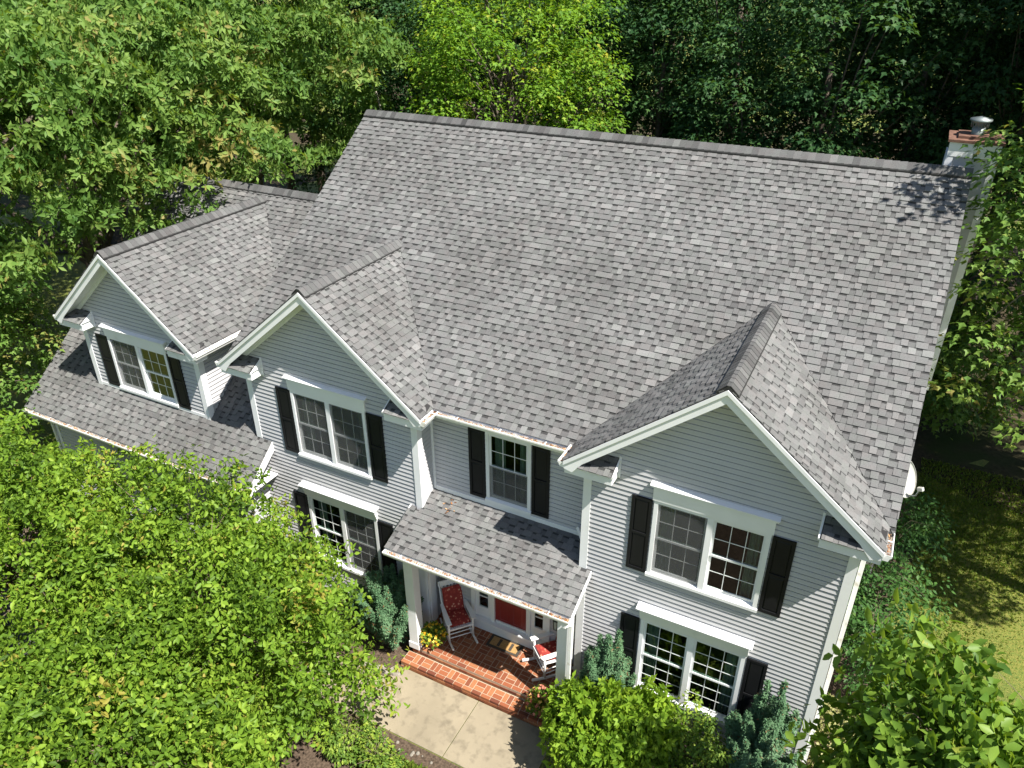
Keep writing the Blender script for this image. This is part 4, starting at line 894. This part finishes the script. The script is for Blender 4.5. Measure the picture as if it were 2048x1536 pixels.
woods(wC, [(-12.2, 22.5, .8, .85, 4.0), (-17.8, 16.6, .7, .75, 1.9), (-23, 29, 1.4, 1.3, .9), (-31, 26, 1.5, 1.3, 2.8), (-14, 34, 1.5, 1.35, 5.5), (-40, 20, 1.6, 1.3, 1.2), (4.5, 37, 1.6, 1.4, 3.1), (-24, 38, 1.7, 1.4, .3), (13, 33, 1.6, 1.4, 2.0), (-46, 10, 1.6, 1.35, 3.9), (-48, -2, 1.6, 1.2, 5.2), (-35, -6, 1.3, 1.0, .8)], lab)
# slim bare stem leaning behind the left end of the ridge
st = empty('sapling', (-13.3, 14.2, G0), 'slender pale leaning trunk left of the main ridge', 'tree'); rng = np.random.default_rng(55)
m = MB(); m.tube([(-13.3, 14.2, G0-.1), (-13.6, 14.3, 3.5), (-14.3, 14.4, 6.6), (-15.2, 14.6, 9.4)], [.09, .08, .065, .03], 8); m.build('trunk', 'birch', st, True)
C = np.array([(-14.3, 14.4, 6.8), (-14.9, 14.5, 8.0), (-15.3, 14.6, 9.4), (-14.8, 14.0, 7.4), (-15.5, 14.2, 8.8), (-14.0, 14.0, 6.0), (-15.8, 14.9, 9.8)])
p, t, nn, ci = sprays(rng, C, np.full(len(C), .55), 70, .3, .3); link('crown', leaf_mesh('crown', 'maple', p, t, nn, .13*rng.uniform(.7, 1.2, len(p)), rng.normal(.45, .2, len(p)), 'lobed'), st)

# ------------------------------------------------------------------ understorey along the wood edge
def shrub(name, label, cat, base, centre, rad, ncl, nper, crad, leaf, tpl, mat, seed, **k):
    k.setdefault('r0', .03); k.setdefault('nl', 24); k.setdefault('bark', 'twig'); k.setdefault('part', 'foliage')
    return tree(name, label, cat, base, centre, rad, ncl, nper, crad, leaf, tpl, mat, seed, **k)
us = shrub('woodland_shrub', 'leafy shrub in the undergrowth at the edge of the wood', 'shrub', (-1.5, 14.6, G0), (-1.5, 14.6, .4), (1.5, 1.3, 1.6), 60, 60, .5, .15, 'lobed', 'oak', 301, group='undergrowth at the edge of the wood', lump=.3)
for i, (x, y, s, h, a) in enumerate([(-4.5, 14.8, 1.1, 1.3, 1), (1.6, 14.3, 1.2, 1.9, 2), (3.4, 15.2, 1.2, 2.4, 3), (-7, 14.2, 1, 1.2, 4), (-11, 13.8, 1.2, 1.5, 5), (-13, 13.2, 1.2, 1.4, .5), (-15.5, 13.6, 1.4, 1.9, 1.6), (5.8, 15.5, 1.2, 1.6, 2.6), (7.6, 17, 1.3, 1.8, .9), (-17.6, 12.6, 1.3, 1.6, 3.3)]):
    copy_tree(us, (x, y, G0), a, (s, h), 'leafy shrub in the undergrowth at the edge of the wood', None)
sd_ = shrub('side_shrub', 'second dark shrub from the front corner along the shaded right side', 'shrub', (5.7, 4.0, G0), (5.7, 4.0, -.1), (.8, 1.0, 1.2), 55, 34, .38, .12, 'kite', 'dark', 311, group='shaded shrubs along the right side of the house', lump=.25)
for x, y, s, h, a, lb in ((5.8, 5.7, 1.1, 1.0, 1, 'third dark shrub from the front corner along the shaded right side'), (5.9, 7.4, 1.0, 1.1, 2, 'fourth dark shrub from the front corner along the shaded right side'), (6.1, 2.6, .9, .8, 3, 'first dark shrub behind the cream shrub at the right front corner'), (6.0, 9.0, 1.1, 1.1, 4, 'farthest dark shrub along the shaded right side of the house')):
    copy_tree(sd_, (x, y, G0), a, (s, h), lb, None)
shrub('variegated_shrub', 'cream variegated shrub at the right front corner of the house', 'shrub', (5.45, .9, G0), (5.45, .95, -.35), (.62, .75, .75), 70, 60, .22, .07, 'kite', 'cream', 312, lump=.2)
# ------------------------------------------------------------------ garden trees and shrubs in front
tree('garden_tree', 'broad bright leafy tree in front of the garage door, right one of the pair', 'tree', (-7.0, -3.9, G0), (-6.9, -3.8, 1.9), (3.3, 2.6, 2.0), 570, 15, .34, .132, 'leaf', 'near', 401, ros=5, loose=.5, bark='twig', r0=.09, flat=1.0, droop=.15, nl=90, inner=.35, zlo=-.5, lump=.34, jit=.8, tonesd=.2,
     extra=[(-6.3, -1.2, 1.9), (-5.9, -1.3, 1.6), (-5.6, -1.4, 1.9), (-6.6, -1.2, 2.3), (-5.2, -1.6, 1.2), (-4.9, -1.8, .7), (-5.1, -1.9, 1.6), (-7.2, -1.3, 2.6), (-10.9, -1.4, 3.1), (-9.4, -1.3, 3.3), (-8.2, -1.2, 3.3), (-10.5, -1.6, 2.9), (-9.7, -1.5, 3.0), (-9.0, -1.5, 3.1), (-8.4, -1.5, 3.0), (-11.3, -1.7, 2.8), (-10.1, -1.9, 2.6), (-12.3, -1.9, 2.6), (-9.3, -2.0, 2.7), (-11.8, -2.2, 2.5), (-4.0, -2.4, .5), (-3.6, -2.5, .25), (-3.3, -2.2, .2), (-3.2, -2.6, .0), (-4.3, -2.2, .9), (-4.6, -1.7, 1.0), (-5.4, -2.0, 2.5), (-5.0, -2.2, 2.2), (-6.4, -1.5, 2.9), (-7.4, -1.3, 3.2), (-4.7, -2.3, 1.6), (-5.8, -1.7, 2.4), (-6.8, -1.3, 2.6), (-5.3, -1.5, 1.7), (-3.9, -2.9, .3), (-3.4, -2.9, -.1)])
tree('garden_tree', 'broad bright leafy tree at the lower left corner of the photo', 'tree', (-11.6, -4.6, G0), (-11.4, -4.6, 1.8), (3.8, 3.3, 2.1), 712, 15, .34, .132, 'leaf', 'near', 402, ros=5, loose=.5, bark='twig', r0=.10, flat=1.0, droop=.15, nl=100, inner=.35, zlo=-.5, lump=.34, jit=.8, tonesd=.2)
tree('garden_tree', 'bright leafy tree along the bottom edge, nearest of the left group', 'tree', (-6.6, -7.0, G0), (-5.6, -6.3, 1.2), (3.6, 2.4, 2.0), 546, 15, .34, .132, 'leaf', 'near', 403, ros=5, loose=.5, bark='twig', r0=.09, flat=1.0, droop=.15, nl=80, inner=.35, zlo=-.5, lump=.34, jit=.8, tonesd=.2)
tree('large_leaf_tree', 'tree with large glossy leaves at the lower right corner', 'tree', (6.8, -3.4, G0), (6.55, -3.35, 4.5), (2.0, 1.35, 1.75), 300, 9, .36, .18, 'ovate', 'dogwood', 404, ros=4, loose=.35, bark='twig', r0=.08, flat=.9, droop=.15, nl=110, inner=.4, zlo=-.6, lump=.2, jit=.55,
     extra=[(5.40, -2.85, 6.35), (5.38, -2.9, 6.0), (5.45, -2.95, 5.7), (4.75, -3.6, 4.6), (4.65, -3.8, 4.5)])
shrub('lime_shrub', 'rounded lime green shrub beside the porch, right of the path', 'shrub', (1.35, -1.35, G0), (1.32, -1.35, .10), (1.12, .9, 1.15), 170, 16, .30, .15, 'kite', 'lime', 411, ros=6, flat=.7, droop=.2, zlo=-.4, lump=.14)
shrub('flowering_shrub', 'loose small leaved shrub below the lower right window', 'shrub', (2.65, -.75, G0), (2.65, -.8, -.05), (.85, .55, 1.1), 90, 40, .22, .075, 'ovate', 'rose', 412, flat=.8, zlo=-.4, lump=.35)
shrub('ground_shrub', 'low green shrub at the bottom edge in front of the junipers', 'shrub', (3.2, -1.9, G0), (3.1, -1.9, -.4), (.9, .6, .7), 60, 50, .28, .10, 'ovate', 'rose', 413, flat=.7, zlo=-.3, lump=.2)
lp = shrub('ground_cover_plant', 'low green plant at the lower edge of the path, nearest the leafy tree', 'plant', (-4.5, -3.25, G0), (-4.5, -3.25, -.75), (.55, .32, .35), 40, 40, .2, .08, 'leaf', 'rose', 414, group='low plants along the path edge')
for x, y, a, lb in ((-3.65, -3.3, 1.2, 'low green plant along the lower edge of the path, middle of three'), (-2.9, -3.45, 2.7, 'low green plant along the lower edge of the path, nearest the grass tufts')):
    copy_tree(lp, (x, y, G0), a, (1, .9), lb, None)
def juniper(base, h, w, n, seed, label):
    rng = np.random.default_rng(seed); root = empty('juniper', base, label, 'juniper', 'blue green junipers against the house'); b = np.array(base); m = MB(); Ps = []; Ts = []; tn = []
    for i in range(n):
        a = rng.random()*6.283; r = w*math.sqrt(rng.random()); s = np.array([.35*r*math.cos(a), .35*r*math.sin(a), .1+.25*h*rng.random()]); L = h*(1-.45*(r/w)**1.5)*rng.uniform(.8, 1.05)
        e = np.array([r*math.cos(a)*1.1, r*math.sin(a)*1.1, L]); m.tube([tuple(s*.3), tuple(s), tuple(e)], [.018, .012, .004], 5, False)
        k = int(330*L/1.5); t = rng.random(k)**.8; c = s+(e-s)*t[:, None]; rad = (.13*np.sin(np.pi*np.clip(t*.86+.12, 0, 1))+.015)[:, None]
        d = norm(rng.normal(0, 1, (k, 3))); d[:, 2] = np.abs(d[:, 2])*.4
        Ps.append(c+d*rad*rng.random((k, 1))**.4); Ts.append(d*.7+norm((e-s)[None])*.9+rng.normal(0, .25, (k, 3))); q = rng.normal(.5, .12); tn.append(q+rng.normal(0, .17, k)+(rng.random(k) < .025)*.7)
    P, T = np.concatenate(Ps), np.concatenate(Ts)
    P2, T2, N2 = rosette(rng, P, T, 3, .55)
    link('foliage', leaf_mesh('foliage', 'juniper', P2, T2, N2, .058*rng.uniform(.7, 1.3, len(P2)), np.repeat(np.concatenate(tn), 3), 'narrow'), root, base)
    link('trunk', m.mesh('trunk', 'twig', (0, 0, 0), True), root, base)
juniper((.90, -.50, G0), 3.25, .52, 40, 421, 'upright blue green juniper between the porch and the lower right window')
juniper((4.05, -.60, G0), 3.35, .66, 52, 422, 'upright blue green juniper at the right front corner of the house')
juniper((-4.55, -.66, G0), 2.5, .78, 56, 423, 'blue green juniper left of the brick porch')
shrub('porch_shrub', 'dark shrub under the lower left window beside the porch', 'shrub', (-4.9, -.35, G0), (-4.9, -.4, -.1), (.7, .4, .9), 40, 40, .25, .09, 'kite', 'dark', 431)
def flowers(base, label, petal, seed, w, h, pot):
    rng = np.random.default_rng(seed); t = empty('flower_pot', base, label, 'flower pot', 'flower pots on the brick porch'); b = Vector(base)
    m = MB(); m.lathe([(0, 0), (.12, 0), (.17, .26), (.185, .26), (.185, .30), (.16, .30), (.15, .26), (0, .25)], base, 18); m.build('pot', 'pot', t, True)
    n = 420; d = norm(rng.normal(0, 1, (n, 3))); d[:, 2] = np.abs(d[:, 2]); c = np.array(base)+np.array([0, 0, .28])
    P = c+d*rng.random((n, 1))**.5*np.array([w, w, h]); T = d+rng.normal(0, .4, (n, 3)); link('foliage', leaf_mesh('foliage', 'rose', P, T, d+np.array([0, 0, .8]), .10*rng.uniform(.6, 1.2, n), rng.normal(.4, .2, n), 'ovate'), t)
    n = 85; d = norm(rng.normal(0, 1, (n, 3))); d[:, 2] = np.abs(d[:, 2]); P = c+d*np.array([w, w, h])*rng.uniform(.9, 1.12, (n, 1))
    P2, T2, N2 = rosette(rng, P, d+np.array([0, -.2, .5]), 7, 1.6); tag(link('blossoms', leaf_mesh('blossoms', petal, P2, T2, N2, np.full(len(P2), .042), np.repeat(rng.random(n), 7)+rng.normal(0, .1, len(P2)), 'kite'), t), kind='stuff')
flowers((-3.42, -.46, -.748), 'pot of yellow flowers beside the left porch post', 'petal', 441, .30, .34, 1)
flowers((-.40, -.84, -.925), 'pot of pink and yellow flowers at the right end of the brick porch', 'petal2', 442, .34, .42, 1)
# grass in front of the path and on the lawn to the right
def blades(n, fn, seed, h, name, label):
    rng = np.random.default_rng(seed); xy = np.array([fn(rng) for _ in range(n)]); P = np.column_stack([xy, np.full(n, G0-.02)]); T = np.column_stack([rng.normal(0, .5, n), rng.normal(0, .5, n), np.ones(n)])
    tag(link(name, leaf_mesh(name, 'grass', P, T, np.column_stack([rng.normal(0, 1, n), rng.normal(0, 1, n), np.full(n, .3)]), h*rng.uniform(.5, 1.4, n), rng.normal(.5, .25, n), 'narrow')), label, 'grass', kind='stuff')
blades(5000, lambda r: (r.normal(-2.1, .55), -3.15-abs(r.normal(0, .35))), 501, .17, 'grass_tufts', 'tufts of green grass below the concrete path at the bottom edge')
blades(60000, lambda r: (r.uniform(6.6, 14), r.uniform(2.5, 14)), 502, .085, 'lawn_grass', 'sunlit yellow green lawn grass right of the house')
